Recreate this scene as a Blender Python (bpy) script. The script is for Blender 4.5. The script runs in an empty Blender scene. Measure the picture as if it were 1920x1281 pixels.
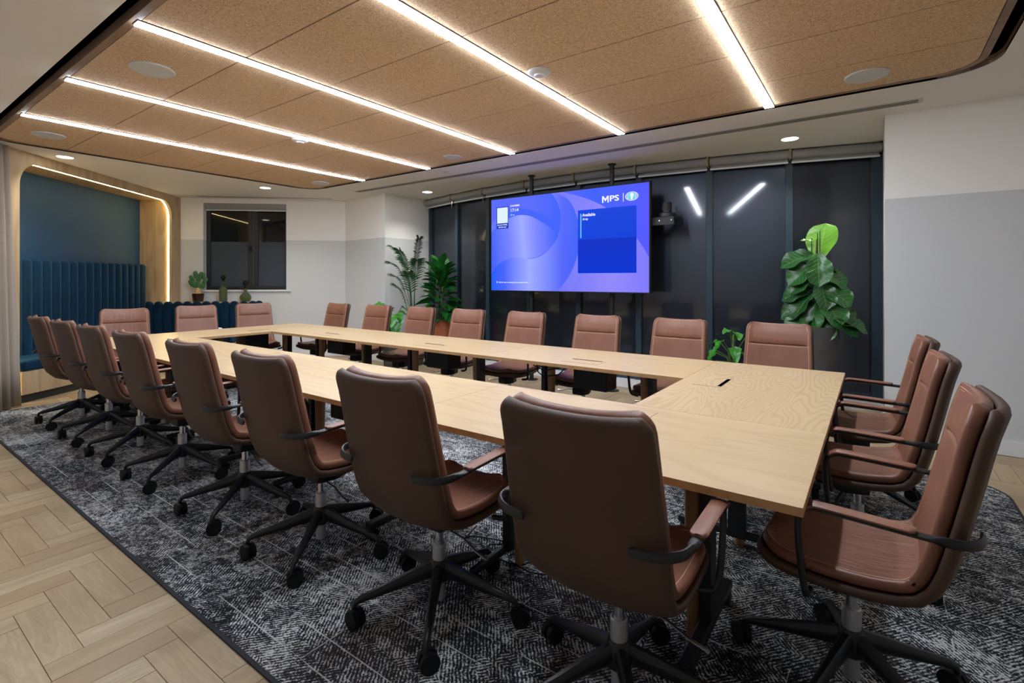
import bpy, math, random
from mathutils import Vector, Matrix
random.seed(7)
sc = bpy.context.scene
COL = sc.collection
# ------------------------------------------------------------ camera, world, exposure
YAW = math.radians(35.784)
cam_d = bpy.data.cameras.new('camera'); cam = bpy.data.objects.new('camera', cam_d); COL.objects.link(cam)
cam.location = (0, 0, 1.35); cam.rotation_euler = (math.pi/2, 0, YAW)
cam_d.sensor_width = 36; cam_d.sensor_fit = 'HORIZONTAL'; cam_d.lens = 942/1920*36
cam_d.shift_y = -(640.5-524)/1920; cam_d.clip_start = 0.05; cam_d.clip_end = 100
sc.camera = cam
world = bpy.data.worlds.new('night'); sc.world = world; world.use_nodes = True
world.node_tree.nodes['Background'].inputs[0].default_value = (0.012, 0.016, 0.03, 1)
world.node_tree.nodes['Background'].inputs[1].default_value = 1.0
sc.view_settings.view_transform = 'Standard'
try: sc.view_settings.look = 'None'
except Exception: pass
sc.view_settings.gamma = 1.0; sc.view_settings.exposure = 0.15; sc.view_settings.use_curve_mapping = False
sc.cycles.use_denoising = True
sc.cycles.max_bounces = 8; sc.cycles.diffuse_bounces = 5; sc.cycles.glossy_bounces = 3
sc.cycles.caustics_reflective = False; sc.cycles.caustics_refractive = False
sc.cycles.sample_clamp_indirect = 6.0
LAMP = 62.0          # radiance of the linear lights
SPOT_W = 60.0        # downlights
LED = 36.0           # booth strip
SCREEN = 0.9

# ------------------------------------------------------------ helpers
def lin(c):
    return tuple(((v/255)/12.92 if v/255 <= 0.04045 else ((v/255+0.055)/1.055)**2.4) for v in c[:3]) + (1.0,)

class NT:
    """tiny node helper"""
    def __init__(s, name):
        s.m = bpy.data.materials.new(name); s.m.use_nodes = True
        s.t = s.m.node_tree; s.b = s.t.nodes['Principled BSDF']
        s.out = s.t.nodes['Material Output']
    def n(s, typ, ins=None, **props):
        nd = s.t.nodes.new(typ)
        for k, v in props.items(): setattr(nd, k, v)
        for k, v in (ins or {}).items():
            if isinstance(v, bpy.types.NodeSocket): s.t.links.new(v, nd.inputs[k])
            else: nd.inputs[k].default_value = v
        return nd
    def link(s, a, b): s.t.links.new(a, b)
    def math(s, op, a, b=None, c=None):
        ins = {0: a}
        if b is not None: ins[1] = b
        if c is not None: ins[2] = c
        return s.n('ShaderNodeMath', ins, operation=op).outputs[0]
    def coord(s, which='Object', scale=(1, 1, 1), rot=(0, 0, 0), loc=(0, 0, 0)):
        tc = s.n('ShaderNodeTexCoord')
        return s.n('ShaderNodeMapping', {0: tc.outputs[which], 'Scale': scale, 'Rotation': rot, 'Location': loc}).outputs[0]
    def noise(s, vec, scale, detail=2, rough=0.5, dist=0.0):
        return s.n('ShaderNodeTexNoise', {'Vector': vec, 'Scale': scale, 'Detail': detail, 'Roughness': rough, 'Distortion': dist})
    def ramp(s, fac, stops, interp='LINEAR'):
        r = s.n('ShaderNodeValToRGB', {0: fac}); cr = r.color_ramp; cr.interpolation = interp
        while len(cr.elements) < len(stops): cr.elements.new(0.5)
        for e, (p, c) in zip(cr.elements, stops): e.position = p; e.color = c if len(c) == 4 else lin(c)
        return r.outputs[0]
    def mix(s, fac, a, b, blend='MIX'):
        nd = s.n('ShaderNodeMix', data_type='RGBA', blend_type=blend)
        for i, v in ((0, fac), (6, a), (7, b)):
            if isinstance(v, bpy.types.NodeSocket): s.link(v, nd.inputs[i])
            else: nd.inputs[i].default_value = v
        return nd.outputs[2]
    def bump(s, h, strength=0.2, dist=0.01):
        s.link(s.n('ShaderNodeBump', {'Height': h, 'Strength': strength, 'Distance': dist}).outputs[0], s.b.inputs['Normal'])
    def set(s, color=None, rough=None, metal=None, spec=None, **kw):
        for k, v in (('Base Color', color), ('Roughness', rough), ('Metallic', metal), ('Specular IOR Level', spec)):
            if v is None: continue
            if isinstance(v, bpy.types.NodeSocket): s.link(v, s.b.inputs[k])
            else: s.b.inputs[k].default_value = v
        for k, v in kw.items(): s.b.inputs[k.replace('_', ' ')].default_value = v
        return s.m

M = {}
def plain(name, rgb, rough=0.5, metal=0.0, spec=0.5, noise=0.0, nscale=40, **kw):
    t = NT(name)
    c = lin(rgb)
    if noise:
        v = t.noise(t.coord(), nscale, 3)
        c2 = tuple(x*(1-noise) for x in c[:3]) + (1,); c3 = tuple(min(1, x*(1+noise)) for x in c[:3]) + (1,)
        t.set(t.ramp(v.outputs[0], [(0.3, c2), (0.7, c3)]), rough, metal, spec, **kw)
        t.bump(v.outputs[0], 0.08, 0.003)
    else: t.set(c, rough, metal, spec, **kw)
    M[name] = t.m; return t.m
def glow(name, rgb, strength):
    t = NT(name); t.set((0, 0, 0, 1), 0.5)
    t.b.inputs['Emission Color'].default_value = lin(rgb); t.b.inputs['Emission Strength'].default_value = strength
    M[name] = t.m; return t.m

def leather(name, rgb, dark, light, fold=0.25):
    t = NT(name)
    co = t.coord()
    big = t.noise(co, 5, 3)
    col = t.ramp(big.outputs[0], [(0.3, dark), (0.55, rgb), (0.75, light)])
    fine = t.n('ShaderNodeTexVoronoi', {'Vector': co, 'Scale': 420.0})
    folds = t.noise(t.coord(scale=(26, 5, 3.2)), 1.0, 2, 0.5, 0.6)
    h = t.math('ADD', t.math('MULTIPLY', fine.outputs[0], 0.04), t.math('MULTIPLY', folds.outputs[0], fold))
    t.set(col, 0.40, spec=0.45)
    t.bump(h, 0.5, 0.010)
    M[name] = t.m
leather('leather', (128, 85, 67), (117, 76, 60), (137, 94, 74), 0.8)
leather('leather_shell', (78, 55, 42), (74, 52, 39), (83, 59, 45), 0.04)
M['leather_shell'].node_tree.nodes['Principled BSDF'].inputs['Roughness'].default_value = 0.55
plain('stitch', (200, 164, 136), 0.7)
plain('black_metal', (20, 22, 24), 0.42, 0.0, 0.5)
plain('black_plastic', (14, 15, 16), 0.5, spec=0.4)
plain('rubber', (10, 11, 12), 0.6, spec=0.3)
plain('chrome', (200, 200, 205), 0.18, 1.0)
plain('brushed_steel', (196, 196, 198), 0.35, 0.75)

def oak(name, base, dark, light, grain_axis=0, contour=18, lines=0.35, rough=0.38, fine=0.25, coord='Object', seed=0):
    t = NT(name)
    s = [5.0, 5.0, 5.0]; s[grain_axis] = 0.9
    co = t.coord(coord, scale=tuple(s), loc=(seed, seed*1.7, seed*.3))
    f = t.noise(co, 1.0, 1.0, 0.4, 0.35)
    w = t.math('SINE', t.math('MULTIPLY', f.outputs[0], contour*6.283))
    w = t.math('POWER', t.math('MULTIPLY_ADD', w, 0.5, 0.5), 2.2)
    s2 = [120.0, 120.0, 120.0]; s2[grain_axis] = 3.0
    g = t.noise(t.coord(coord, scale=tuple(s2)), 1.0, 3, 0.6)
    big = t.noise(co, 0.6, 2)
    c = t.ramp(big.outputs[0], [(0.35, base), (0.65, light)])
    c = t.mix(t.math('MULTIPLY', w, lines), c, lin(dark))
    c = t.mix(t.math('MULTIPLY', g.outputs[0], fine), c, lin(dark))
    t.set(c, rough, spec=0.4)
    t.bump(g.outputs[0], 0.12, 0.002)
    M[name] = t.m
oak('oak_top_lengthwise', (196, 170, 130), (150, 120, 84), (204, 178, 139), 0, 7, 0.22, seed=1)
oak('oak_top_figured_x', (197, 171, 131), (150, 118, 82), (204, 178, 139), 0, 26, 0.26, seed=4)
oak('oak_top_figured_y', (197, 171, 131), (148, 116, 80), (204, 178, 139), 1, 28, 0.34, seed=9)
oak('oak_leg', (150, 112, 74), (112, 80, 50), (162, 124, 84), 2, 6, 0.3)
oak('oak_panel', (200, 174, 134), (136, 108, 76), (212, 188, 150), 2, 4, 0.3, rough=0.5, fine=0.5)
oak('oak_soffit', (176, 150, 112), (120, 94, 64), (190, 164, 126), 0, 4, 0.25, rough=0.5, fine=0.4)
oak('oak_fascia', (128, 102, 78), (82, 64, 48), (146, 118, 92), 2, 8, 0.4, rough=0.55, fine=0.5)
oak('oak_trim_x', (142, 116, 92), (104, 82, 62), (158, 130, 104), 0, 6, 0.4, rough=0.55, fine=0.4)
plain('oak_edge', (176, 136, 92), 0.5, noise=0.12, nscale=30)

def plank_mat():
    t = NT('floor_plank')
    uv = t.n('ShaderNodeUVMap').outputs[0]
    oi = t.n('ShaderNodeObjectInfo').outputs['Random']; gi = t.n('ShaderNodeNewGeometry').outputs['Random Per Island']
    r = t.math('FRACT', t.math('ADD', oi, gi))
    off = t.n('ShaderNodeCombineXYZ', {0: t.math('MULTIPLY', r, 37.0), 1: t.math('MULTIPLY', r, 91.0), 2: t.math('MULTIPLY', r, 13.0)}).outputs[0]
    mp = t.n('ShaderNodeMapping', {0: uv, 'Scale': (2.4, 18.0, 1.0)}).outputs[0]
    v = t.n('ShaderNodeVectorMath', {0: mp, 1: off}, operation='ADD').outputs[0]
    f = t.noise(v, 1.0, 2, 0.5, 0.5)
    w = t.math('MULTIPLY_ADD', t.math('SINE', t.math('MULTIPLY', f.outputs[0], 60.0)), 0.5, 0.5)
    g = t.noise(t.n('ShaderNodeMapping', {0: uv, 'Scale': (6.0, 160.0, 1.0)}).outputs[0], 1.0, 3, 0.6)
    base = t.ramp(r, [(0.0, (164, 142, 110)), (0.25, (214, 198, 162)), (0.5, (184, 163, 128)), (0.75, (228, 215, 182)), (1.0, (174, 150, 118))])
    c = t.mix(t.math('MULTIPLY', f.outputs[0], 0.85), base, lin((146, 122, 90)))
    c = t.mix(t.math('MULTIPLY', w, 0.3), c, lin((156, 128, 98)))
    c = t.mix(t.math('MULTIPLY', g.outputs[0], 0.5), c, lin((156, 130, 100)))
    t.set(c, 0.42, spec=0.35); t.bump(g.outputs[0], 0.1, 0.002)
    M['floor_plank'] = t.m
plank_mat()

def woodwool():
    t = NT('wood_wool')
    co = t.coord('Object')
    a = t.noise(co, 40, 4, 0.75, 3.5)
    b = t.noise(co, 90, 3, 0.7, 1.5)
    c = t.noise(co, 2.2, 2)
    m = t.math('ADD', t.math('MULTIPLY', a.outputs[0], 0.55), t.math('MULTIPLY', b.outputs[0], 0.45))
    col = t.ramp(m, [(0.37, (126, 96, 70)), (0.45, (212, 178, 142)), (0.53, (236, 206, 170)), (0.62, (252, 232, 202))])
    col = t.mix(t.math('MULTIPLY', c.outputs[0], 0.3), col, lin((204, 168, 132)))
    t.set(col, 0.9, spec=0.1); t.bump(m, 0.6, 0.014)
    M['wood_wool'] = t.m
woodwool()

def carpet_mat():
    t = NT('carpet_pile')
    co = t.coord('Object')
    sep = t.n('ShaderNodeSeparateXYZ', {0: co}); x, y = sep.outputs[0], sep.outputs[1]
    wob = t.noise(co, 22, 4, 0.7)
    cell = t.n('ShaderNodeTexVoronoi', {'Vector': t.coord('Object', scale=(9, 15, 1)), 'Scale': 1.0, 'Randomness': 0.8}, distance='CHEBYCHEV')
    rs = t.n('ShaderNodeSeparateColor', {0: cell.outputs['Color']})
    k = 2*math.pi/0.0125
    ph = t.math('MULTIPLY', wob.outputs[0], 9.0)
    s1 = t.math('SINE', t.math('ADD', t.math('MULTIPLY', t.math('ADD', x, t.math('MULTIPLY', y, 0.8)), k*0.75), ph))
    s2 = t.math('SINE', t.math('ADD', t.math('MULTIPLY', t.math('SUBTRACT', x, t.math('MULTIPLY', y, 0.8)), k*0.75), ph))
    pick = t.math('GREATER_THAN', rs.outputs[0], 0.5)
    s = t.math('ADD', t.math('MULTIPLY', s1, pick), t.math('MULTIPLY', s2, t.math('SUBTRACT', 1.0, pick)))
    gr = t.noise(co, 130, 3, 0.8)
    gr2 = t.noise(co, 40, 3, 0.7)
    patch = t.noise(co, 2.4, 3, 0.6)
    v = t.math('ADD', t.math('MULTIPLY', s, 0.17), t.math('MULTIPLY', gr.outputs[0], 1.7))
    v = t.math('ADD', v, t.math('MULTIPLY', gr2.outputs[0], 1.2))
    v = t.math('ADD', v, t.math('MULTIPLY', patch.outputs[0], 0.75))
    v = t.math('ADD', v, t.math('MULTIPLY', rs.outputs[1], 0.16))
    # thin broken pale lines running along the room and a few across
    def line(coord, period, w, thr, sc_, seed):
        fr = t.math('ABSOLUTE', t.math('SUBTRACT', t.math('FRACT', t.math('DIVIDE', coord, period)), 0.5))
        on = t.math('LESS_THAN', fr, w/period/2)
        mk = t.noise(t.coord('Object', scale=sc_, loc=(seed, seed, 0)), 1.0, 1)
        return t.math('MULTIPLY', on, t.math('GREATER_THAN', mk.outputs[0], thr))
    l = t.math('MAXIMUM', line(y, 0.118, 0.005, 0.5, (2.2, 60, 1), 3), line(x, 0.47, 0.006, 0.56, (60, 4.0, 1), 8))
    c = t.ramp(t.math('SUBTRACT', v, 1.675), [(0.08, (34, 36, 40)), (0.24, (66, 68, 73)), (0.36, (142, 145, 147)), (0.46, (220, 222, 222))])
    c = t.mix(t.math('MULTIPLY', l, t.math('MULTIPLY_ADD', gr2.outputs[0], 0.9, 0.35)), c, lin((216, 218, 216)))
    warm = t.noise(co, 1.7, 1)
    c = t.mix(t.math('MULTIPLY', t.math('GREATER_THAN', warm.outputs[0], 0.56), 0.18), c, lin((84, 66, 58)))
    t.set(c, 0.95, spec=0.1); t.bump(v, 0.5, 0.004)
    M['carpet_pile'] = t.m
carpet_mat()
plain('carpet_edge', (40, 44, 50), 0.9)

def wall_mat():
    t = NT('wall_paint')
    z = t.n('ShaderNodeSeparateXYZ', {0: t.n('ShaderNodeNewGeometry').outputs['Position']}).outputs[2]
    nz = t.noise(t.coord(), 60, 3)
    up = t.math('GREATER_THAN', z, 2.035)
    c = t.mix(up, lin((208, 210, 211)), lin((242, 240, 236)))
    t.set(c, 0.8, spec=0.2); t.bump(nz.outputs[0], 0.05, 0.002)
    M['wall_paint'] = t.m
wall_mat()
plain('ceiling_paint', (236, 233, 228), 0.85, spec=0.15, noise=0.01)
plain('white_paint', (225, 226, 228), 0.5)
plain('grille_white', (196, 194, 188), 0.6)
plain('void_black', (4, 4, 5), 0.95, spec=0.0)
plain('speaker_white', (205, 208, 208), 0.6, noise=0.03, nscale=400)
plain('navy_paint', (20, 64, 98), 0.7, noise=0.02)
def velvet():
    t = NT('navy_velvet')
    n = t.noise(t.coord(scale=(6, 6, 2)), 1.5, 3)
    t.set(t.ramp(n.outputs[0], [(0.3, (4, 27, 46)), (0.7, (10, 46, 74))]), 0.85, spec=0.15)
    t.b.inputs['Sheen Weight'].default_value = 0.5; t.b.inputs['Sheen Tint'].default_value = lin((60, 120, 160))
    M['navy_velvet'] = t.m
velvet()
plain('frame_dark', (40, 58, 70), 0.4, 0.0, 0.5)
plain('frame_grey', (34, 37, 41), 0.45)
def glass_dark(name, rgb, r1, r2, mixf, spec=0.5):
    t = NT(name)
    n = t.noise(t.coord(scale=(2.0, 2.0, 0.25)), 1.3, 2)
    t.set(t.ramp(n.outputs[0], [(0.3, tuple(v*0.7 for v in rgb)), (0.7, rgb)]), r1, spec=spec)
    p2 = t.t.nodes.new('ShaderNodeBsdfGlossy'); p2.inputs['Roughness'].default_value = r2; p2.inputs['Color'].default_value = (0.55, 0.65, 0.85, 1)
    mx = t.t.nodes.new('ShaderNodeMixShader'); mx.inputs[0].default_value = mixf
    t.link(t.b.outputs[0], mx.inputs[1]); t.link(p2.outputs[0], mx.inputs[2]); t.link(mx.outputs[0], t.out.inputs[0])
    M[name] = t.m
glass_dark('facade_glass', (20, 25, 33), 0.07, 0.36, 0.07)
glass_dark('clear_night_glass', (14, 17, 21), 0.03, 0.2, 0.01)
plain('frosted_glass', (58, 68, 80), 0.55, spec=0.4)
plain('blind_fabric', (150, 150, 150), 0.8, noise=0.04, nscale=200)
plain('blind_bar', (235, 235, 235), 0.4)
plain('bracket_tan', (150, 130, 100), 0.5)
plain('linen', (168, 156, 142), 0.9, spec=0.1, noise=0.08, nscale=120)
plain('terracotta', (158, 84, 50), 0.6, noise=0.18, nscale=25)
plain('concrete_dark', (70, 68, 66), 0.75, noise=0.2, nscale=9)
plain('soil', (30, 22, 17), 0.95, noise=0.3)
plain('cactus_soil', (190, 158, 110), 0.9, noise=0.4, nscale=120)
plain('glazed_brown', (60, 34, 22), 0.12, 0.3, 0.8)
def bottle_glass(name, rgb):
    t = NT(name); t.set(lin(rgb), 0.05); t.b.inputs['Transmission Weight'].default_value = 0.75; t.b.inputs['IOR'].default_value = 1.3
    M[name] = t.m
bottle_glass('green_glass', (120, 136, 96)); bottle_glass('smoke_glass', (70, 60, 48))
def leaf_mat(name, a, b, rough=0.3, trans=0.0):
    t = NT(name)
    oi = t.n('ShaderNodeObjectInfo').outputs['Random']
    n = t.noise(t.coord(), 12, 2)
    uv = t.n('ShaderNodeSeparateXYZ', {0: t.n('ShaderNodeUVMap').outputs[0]})
    # midrib and side veins
    ax = t.math('ABSOLUTE', t.math('SUBTRACT', uv.outputs[0], 0.5))
    mid = t.math('LESS_THAN', ax, 0.014)
    vv = t.math('ABSOLUTE', t.math('SUBTRACT', t.math('FRACT', t.math('MULTIPLY', t.math('SUBTRACT', uv.outputs[1], t.math('MULTIPLY', ax, 0.5)), 8.0)), 0.5))
    vein = t.math('MAXIMUM', mid, t.math('LESS_THAN', vv, 0.045))
    c = t.ramp(t.math('MULTIPLY_ADD', oi, 0.6, t.math('MULTIPLY', n.outputs[0], 0.4)), [(0.2, a), (0.8, b)])
    c = t.mix(t.math('MULTIPLY', vein, 0.4), c, lin((150, 180, 110)))
    t.set(c, rough, spec=0.55); t.bump(t.math('SUBTRACT', 1.0, vein), 0.5, 0.004)
    M[name] = t.m
leaf_mat('fig_leaf', (28, 78, 36), (52, 112, 48), 0.28)
leaf_mat('fig_leaf_fresh', (78, 136, 30), (92, 150, 38), 0.3)
plain('palm_leaf', (46, 84, 50), 0.45, noise=0.3, nscale=8)
plain('dark_leaf', (30, 96, 34), 0.28, noise=0.35, nscale=14)
plain('monstera_leaf', (58, 132, 40), 0.3, noise=0.35, nscale=16)
plain('cactus_green', (58, 108, 66), 0.6, noise=0.2, nscale=60)
plain('stem_brown', (74, 62, 40), 0.7)
plain('stem_green', (92, 120, 62), 0.5)
glow('lamp_white', (232, 242, 255), LAMP)
glow('downlight_glow', (255, 246, 230), 14.0)
glow('led_warm', (255, 226, 160), LED)
plain('lamp_body', (40, 41, 46), 0.5)
plain('aluminium', (190, 192, 196), 0.35, 0.6)

# ---- mesh helpers
def tagp(o, label=None, cat=None, group=None, kind=None):
    if label: o['label'] = label
    if cat: o['category'] = cat
    if group: o['group'] = group
    if kind: o['kind'] = kind
    return o
def empty(name, loc=(0, 0, 0), rz=0.0, label=None, cat=None, group=None, kind=None):
    o = bpy.data.objects.new(name, None); COL.objects.link(o); o.location = loc; o.rotation_euler = (0, 0, rz)
    o.empty_display_size = 0.1
    return tagp(o, label, cat, group, kind)
def link(name, me, parent=None, loc=(0, 0, 0), rz=0.0):
    o = bpy.data.objects.new(name, me); COL.objects.link(o); o.location = loc; o.rotation_euler = (0, 0, rz)
    if parent: o.parent = parent
    return o
def copy_tree(o, parent=None):
    c = o.copy(); COL.objects.link(c); c.parent = parent
    for ch in list(o.children): copy_tree(ch, c)
    return c

class MB:
    def __init__(s): s.v = []; s.f = []; s.uv = {}
    def add(s, vs, fs):
        b = len(s.v); s.v += [tuple(p) for p in vs]; s.f += [tuple(b+i for i in f) for f in fs]; return b
    def box(s, x0, x1, y0, y1, z0, z1):
        s.add([(x0, y0, z0), (x1, y0, z0), (x1, y1, z0), (x0, y1, z0), (x0, y0, z1), (x1, y0, z1), (x1, y1, z1), (x0, y1, z1)],
              [(0, 3, 2, 1), (4, 5, 6, 7), (0, 1, 5, 4), (1, 2, 6, 5), (2, 3, 7, 6), (3, 0, 4, 7)]); return s
    def prism(s, poly, z0, z1):
        n = len(poly)
        a = sum(poly[i][0]*poly[(i+1) % n][1]-poly[(i+1) % n][0]*poly[i][1] for i in range(n))
        if a < 0: poly = poly[::-1]
        s.add([(p[0], p[1], z0) for p in poly]+[(p[0], p[1], z1) for p in poly],
              [tuple(range(n-1, -1, -1)), tuple(range(n, 2*n))]+[(i, (i+1) % n, n+(i+1) % n, n+i) for i in range(n)]); return s
    def lathe(s, prof, n=24, c=(0, 0), close=True):
        b = len(s.v)
        for r, z in prof:
            for k in range(n):
                a = 2*math.pi*k/n; s.v.append((c[0]+r*math.cos(a), c[1]+r*math.sin(a), z))
        for i in range(len(prof)-1):
            for k in range(n):
                k2 = (k+1) % n; s.f.append((b+i*n+k, b+i*n+k2, b+(i+1)*n+k2, b+(i+1)*n+k))
        if close:
            s.f.append(tuple(b+k for k in range(n-1, -1, -1))); s.f.append(tuple(b+(len(prof)-1)*n+k for k in range(n)))
        return s
    def tube(s, pts, r, n=8, sy=1.0, up=(0, 0, 1), caps=True):
        """sweep an ellipse r (sideways) x r*sy (along up) along pts; r may be a list"""
        pts = [Vector(p) for p in pts]; b = len(s.v); L = len(pts)
        for i, p in enumerate(pts):
            t = (pts[min(i+1, L-1)]-pts[max(i-1, 0)]).normalized()
            u = Vector(up)
            side = t.cross(u)
            if side.length < 0.05: side = t.cross(Vector((0, 1, 0)))
            if side.length < 0.05: side = t.cross(Vector((1, 0, 0)))
            side.normalize(); w = side.cross(t).normalized()
            ri = r[i] if isinstance(r, (list, tuple)) else r
            rx, ry = (ri if isinstance(ri, (list, tuple)) else (ri, ri*sy))
            for k in range(n):
                a = 2*math.pi*(k+0.5)/n; q = p+side*(rx*math.cos(a))+w*(ry*math.sin(a)); s.v.append(tuple(q))
        for i in range(L-1):
            for k in range(n):
                k2 = (k+1) % n; s.f.append((b+i*n+k, b+i*n+k2, b+(i+1)*n+k2, b+(i+1)*n+k))
        if caps:
            s.f.append(tuple(b+k for k in range(n-1, -1, -1))); s.f.append(tuple(b+(L-1)*n+k for k in range(n)))
        return s
    def rect_sweep(s, pts, wh, up=(0, 0, 1)):
        return s.tube(pts, [(a*0.7071, c*0.7071) for a, c in wh], 4, up=up)
    def grid(s, P, nu, nv):
        """P[i][j] nu x nv points -> quads"""
        b = len(s.v)
        for i in range(nu):
            for j in range(nv): s.v.append(tuple(P[i][j]))
        for i in range(nu-1):
            for j in range(nv-1): s.f.append((b+i*nv+j, b+(i+1)*nv+j, b+(i+1)*nv+j+1, b+i*nv+j+1))
        return s
    def xf(s, m):
        s.v = [tuple(m @ Vector(p)) for p in s.v]; return s
    def mesh(s, name, mat, smooth=False, angle=None):
        me = bpy.data.meshes.new(name); me.from_pydata(s.v, [], s.f); me.validate(); me.update()
        if mat: me.materials.append(M[mat] if isinstance(mat, str) else mat)
        if smooth:
            me.shade_smooth()
            try: me.set_sharp_from_angle(angle=math.radians(angle or 40))
            except Exception: pass
        return me
    def obj(s, name, mat, parent=None, smooth=False, angle=None, loc=(0, 0, 0), rz=0.0):
        return link(name, s.mesh(name, mat, smooth, angle), parent, loc, rz)
def bevel(o, w=0.003, seg=2):
    m = o.modifiers.new('bevel', 'BEVEL'); m.width = w; m.segments = seg; m.limit_method = 'ANGLE'; return o

def rrect(x0, x1, y0, y1, r, n=8):
    pts = []
    for cx, cy, a0 in ((x1-r, y0+r, -90), (x1-r, y1-r, 0), (x0+r, y1-r, 90), (x0+r, y0+r, 180)):
        for k in range(n+1):
            a = math.radians(a0+90*k/n); pts.append((cx+r*math.cos(a), cy+r*math.sin(a)))
    return pts
def ring(outer, inner, z0, z1):
    n = len(outer); m = MB()
    m.add([(p[0], p[1], z) for z in (z0, z1) for p in outer]+[(p[0], p[1], z) for z in (z0, z1) for p in inner], [])
    for i in range(n):
        j = (i+1) % n
        m.f += [(i, j, n+j, n+i), (2*n+j, 2*n+i, 3*n+i, 3*n+j), (j, i, 2*n+i, 2*n+j), (n+i, n+j, 3*n+j, 3*n+i)]
    return m

# booth frame: a runs along the booth front, b out into the room
P0 = (-7.41, 1.20); DA = (-0.672, 0.7405); DB = (0.7405, 0.672)
def L(a, b): return (P0[0]+a*DA[0]+b*DB[0], P0[1]+a*DA[1]+b*DB[1])
def L3(a, b, z): p = L(a, b); return (p[0], p[1], z)
RZ_PORTAL = math.atan2(-DA[1], -DA[0])     # local +x = -a, local +y = +b
RZ_WINWALL = math.atan2(-DB[1], -DB[0])    # local +x = -b, local +y = -a

ZC = 2.75; ZR = 2.735
# ------------------------------------------------------------ ceiling
HX0, HX1, HY0, HY1, HR = -7.18, 0.657, 0.913, 4.59, 0.30
m = MB()
zt = ZC+0.02
m.box(-11, 2.75, -1.6, HY0, ZC, zt); m.box(-11, 2.75, HY1, 7.0, ZC, zt)
m.box(-11, HX0, HY0, HY1, ZC, zt); m.box(HX1, 2.75, HY0, HY1, ZC, zt)
for cx, cy, sx, sy in ((HX0, HY0, 1, 1), (HX1, HY0, -1, 1), (HX1, HY1, -1, -1), (HX0, HY1, 1, -1)):
    arc = [(cx+sx*(HR-HR*math.cos(t)), cy+sy*(HR-HR*math.sin(t))) for t in [math.pi/2*k/8 for k in range(9)]]
    for k in range(8): m.prism([(cx, cy), arc[k], arc[k+1]], ZC, zt)
tagp(m.obj('ceiling', 'ceiling_paint'), kind='structure')
hole = rrect(HX0, HX1, HY0, HY1, HR)
tagp(ring(rrect(HX0-.015, HX1+.015, HY0-.015, HY1+.015, HR+.015), hole, ZC+0.001, ZC+0.05).obj('trim_1', 'oak_trim_x'), 'oak lining around the opening in the plaster ceiling', kind='structure')
tagp(MB().box(-7.6, 1.0, 0.6, 4.9, 3.02, 3.04).obj('ceiling_void', 'void_black'), kind='structure')
m = MB(); m.box(-7.6, 1.0, 0.58, 0.6, 2.78, 3.03); m.box(-7.6, 1.0, 4.9, 4.92, 2.78, 3.03); m.box(-7.62, -7.6, .58, 4.92, 2.78, 3.03); m.box(1.0, 1.02, .58, 4.92, 2.78, 3.03)
tagp(m.obj('ceiling_void_side', 'void_black'), kind='structure')

raft = empty('ceiling_raft', ((-7.04+.577)/2, 2.73, ZR), label='long floating ceiling raft of tan wood-wool panels in a timber frame', cat='ceiling raft')
def child_world(o, parent):
    o.parent = parent; o.matrix_parent_inverse = parent.matrix_basis.inverted(); return o
RX0, RX1, RY0, RY1 = -7.04, 0.577, 0.979, 4.485
ro = rrect(RX0, RX1, RY0, RY1, 0.26); ri = rrect(RX0+.04, RX1-.04, RY0+.04, RY1-.04, 0.22)
child_world(ring(ro, ri, ZR-.001, ZR+.057).obj('frame', 'oak_trim_x'), raft)
child_world(MB().prism(ri, ZR+.025, ZR+.05).obj('backing_board', 'void_black'), raft)
xs = [RX0+.04, -5.776, -4.508, -3.218, -1.945, -0.68, RX1-.04]
ys = [RY0+.04, 1.577, 2.158, 2.742, 3.325, 3.908, RY1-.04]
for i in range(6):
    for j in range(6):
        g = .0042
        x0, x1, y0, y1 = xs[i]+g, xs[i+1]-g, ys[j]+g, ys[j+1]-g
        poly = [(x0, y0), (x1, y0), (x1, y1), (x0, y1)]
        r = 0.215
        if (i in (0, 5)) and (j in (0, 5)):
            full = rrect(x0 if i == 0 else x0-1, x1 if i == 5 else x1+1, y0 if j == 0 else y0-1, y1 if j == 5 else y1+1, r)
            arc = [p for p in full if x0-1e-6 <= p[0] <= x1+1e-6 and y0-1e-6 <= p[1] <= y1+1e-6 and
                   abs(p[0]-(x0 if i == 0 else x1)) <= r+1e-5 and abs(p[1]-(y0 if j == 0 else y1)) <= r+1e-5]
            oth = [(x1 if i == 0 else x0, y0 if j == 0 else y1), (x1 if i == 0 else x0, y1 if j == 0 else y0), (x0 if i == 0 else x1, y1 if j == 0 else y0)]
            cxm, cym = (x0+x1)/2, (y0+y1)/2
            poly = sorted(arc+oth, key=lambda p: math.atan2(p[1]-cym, p[0]-cxm))
        cx, cy = (xs[i]+xs[i+1])/2, (ys[j]+ys[j+1])/2
        o = MB().prism([(p[0]-cx, p[1]-cy) for p in poly], 0, .024).obj('panel', 'wood_wool', None, loc=(cx, cy, ZR+random.uniform(0, .0012)))
        child_world(o, raft)

# linear lights
where = ['nearest the blue booth', 'second from the booth', 'in the middle of the raft', 'second from the right wall', 'rightmost, brightest overhead']
for i, x in enumerate([-5.776, -4.508, -3.218, -1.945, -0.68]):
    t = empty('linear_light', (x, 2.74, ZR), label='long white linear ceiling light, '+['leftmost of five, closest to the blue booth', 'second from the left of five', 'the middle one of five', 'fourth from the left, above the screen end', 'rightmost of five, closest to the right wall'][i], cat='ceiling light', group='linear lights in the ceiling raft')
    MB().box(-.037, .037, -1.735, 1.735, -.006, .02).obj('housing', 'lamp_body', t)
    MB().box(-.033, .033, -1.73, 1.73, -.0115, -.0062).obj('diffuser', 'lamp_white', t)

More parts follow.
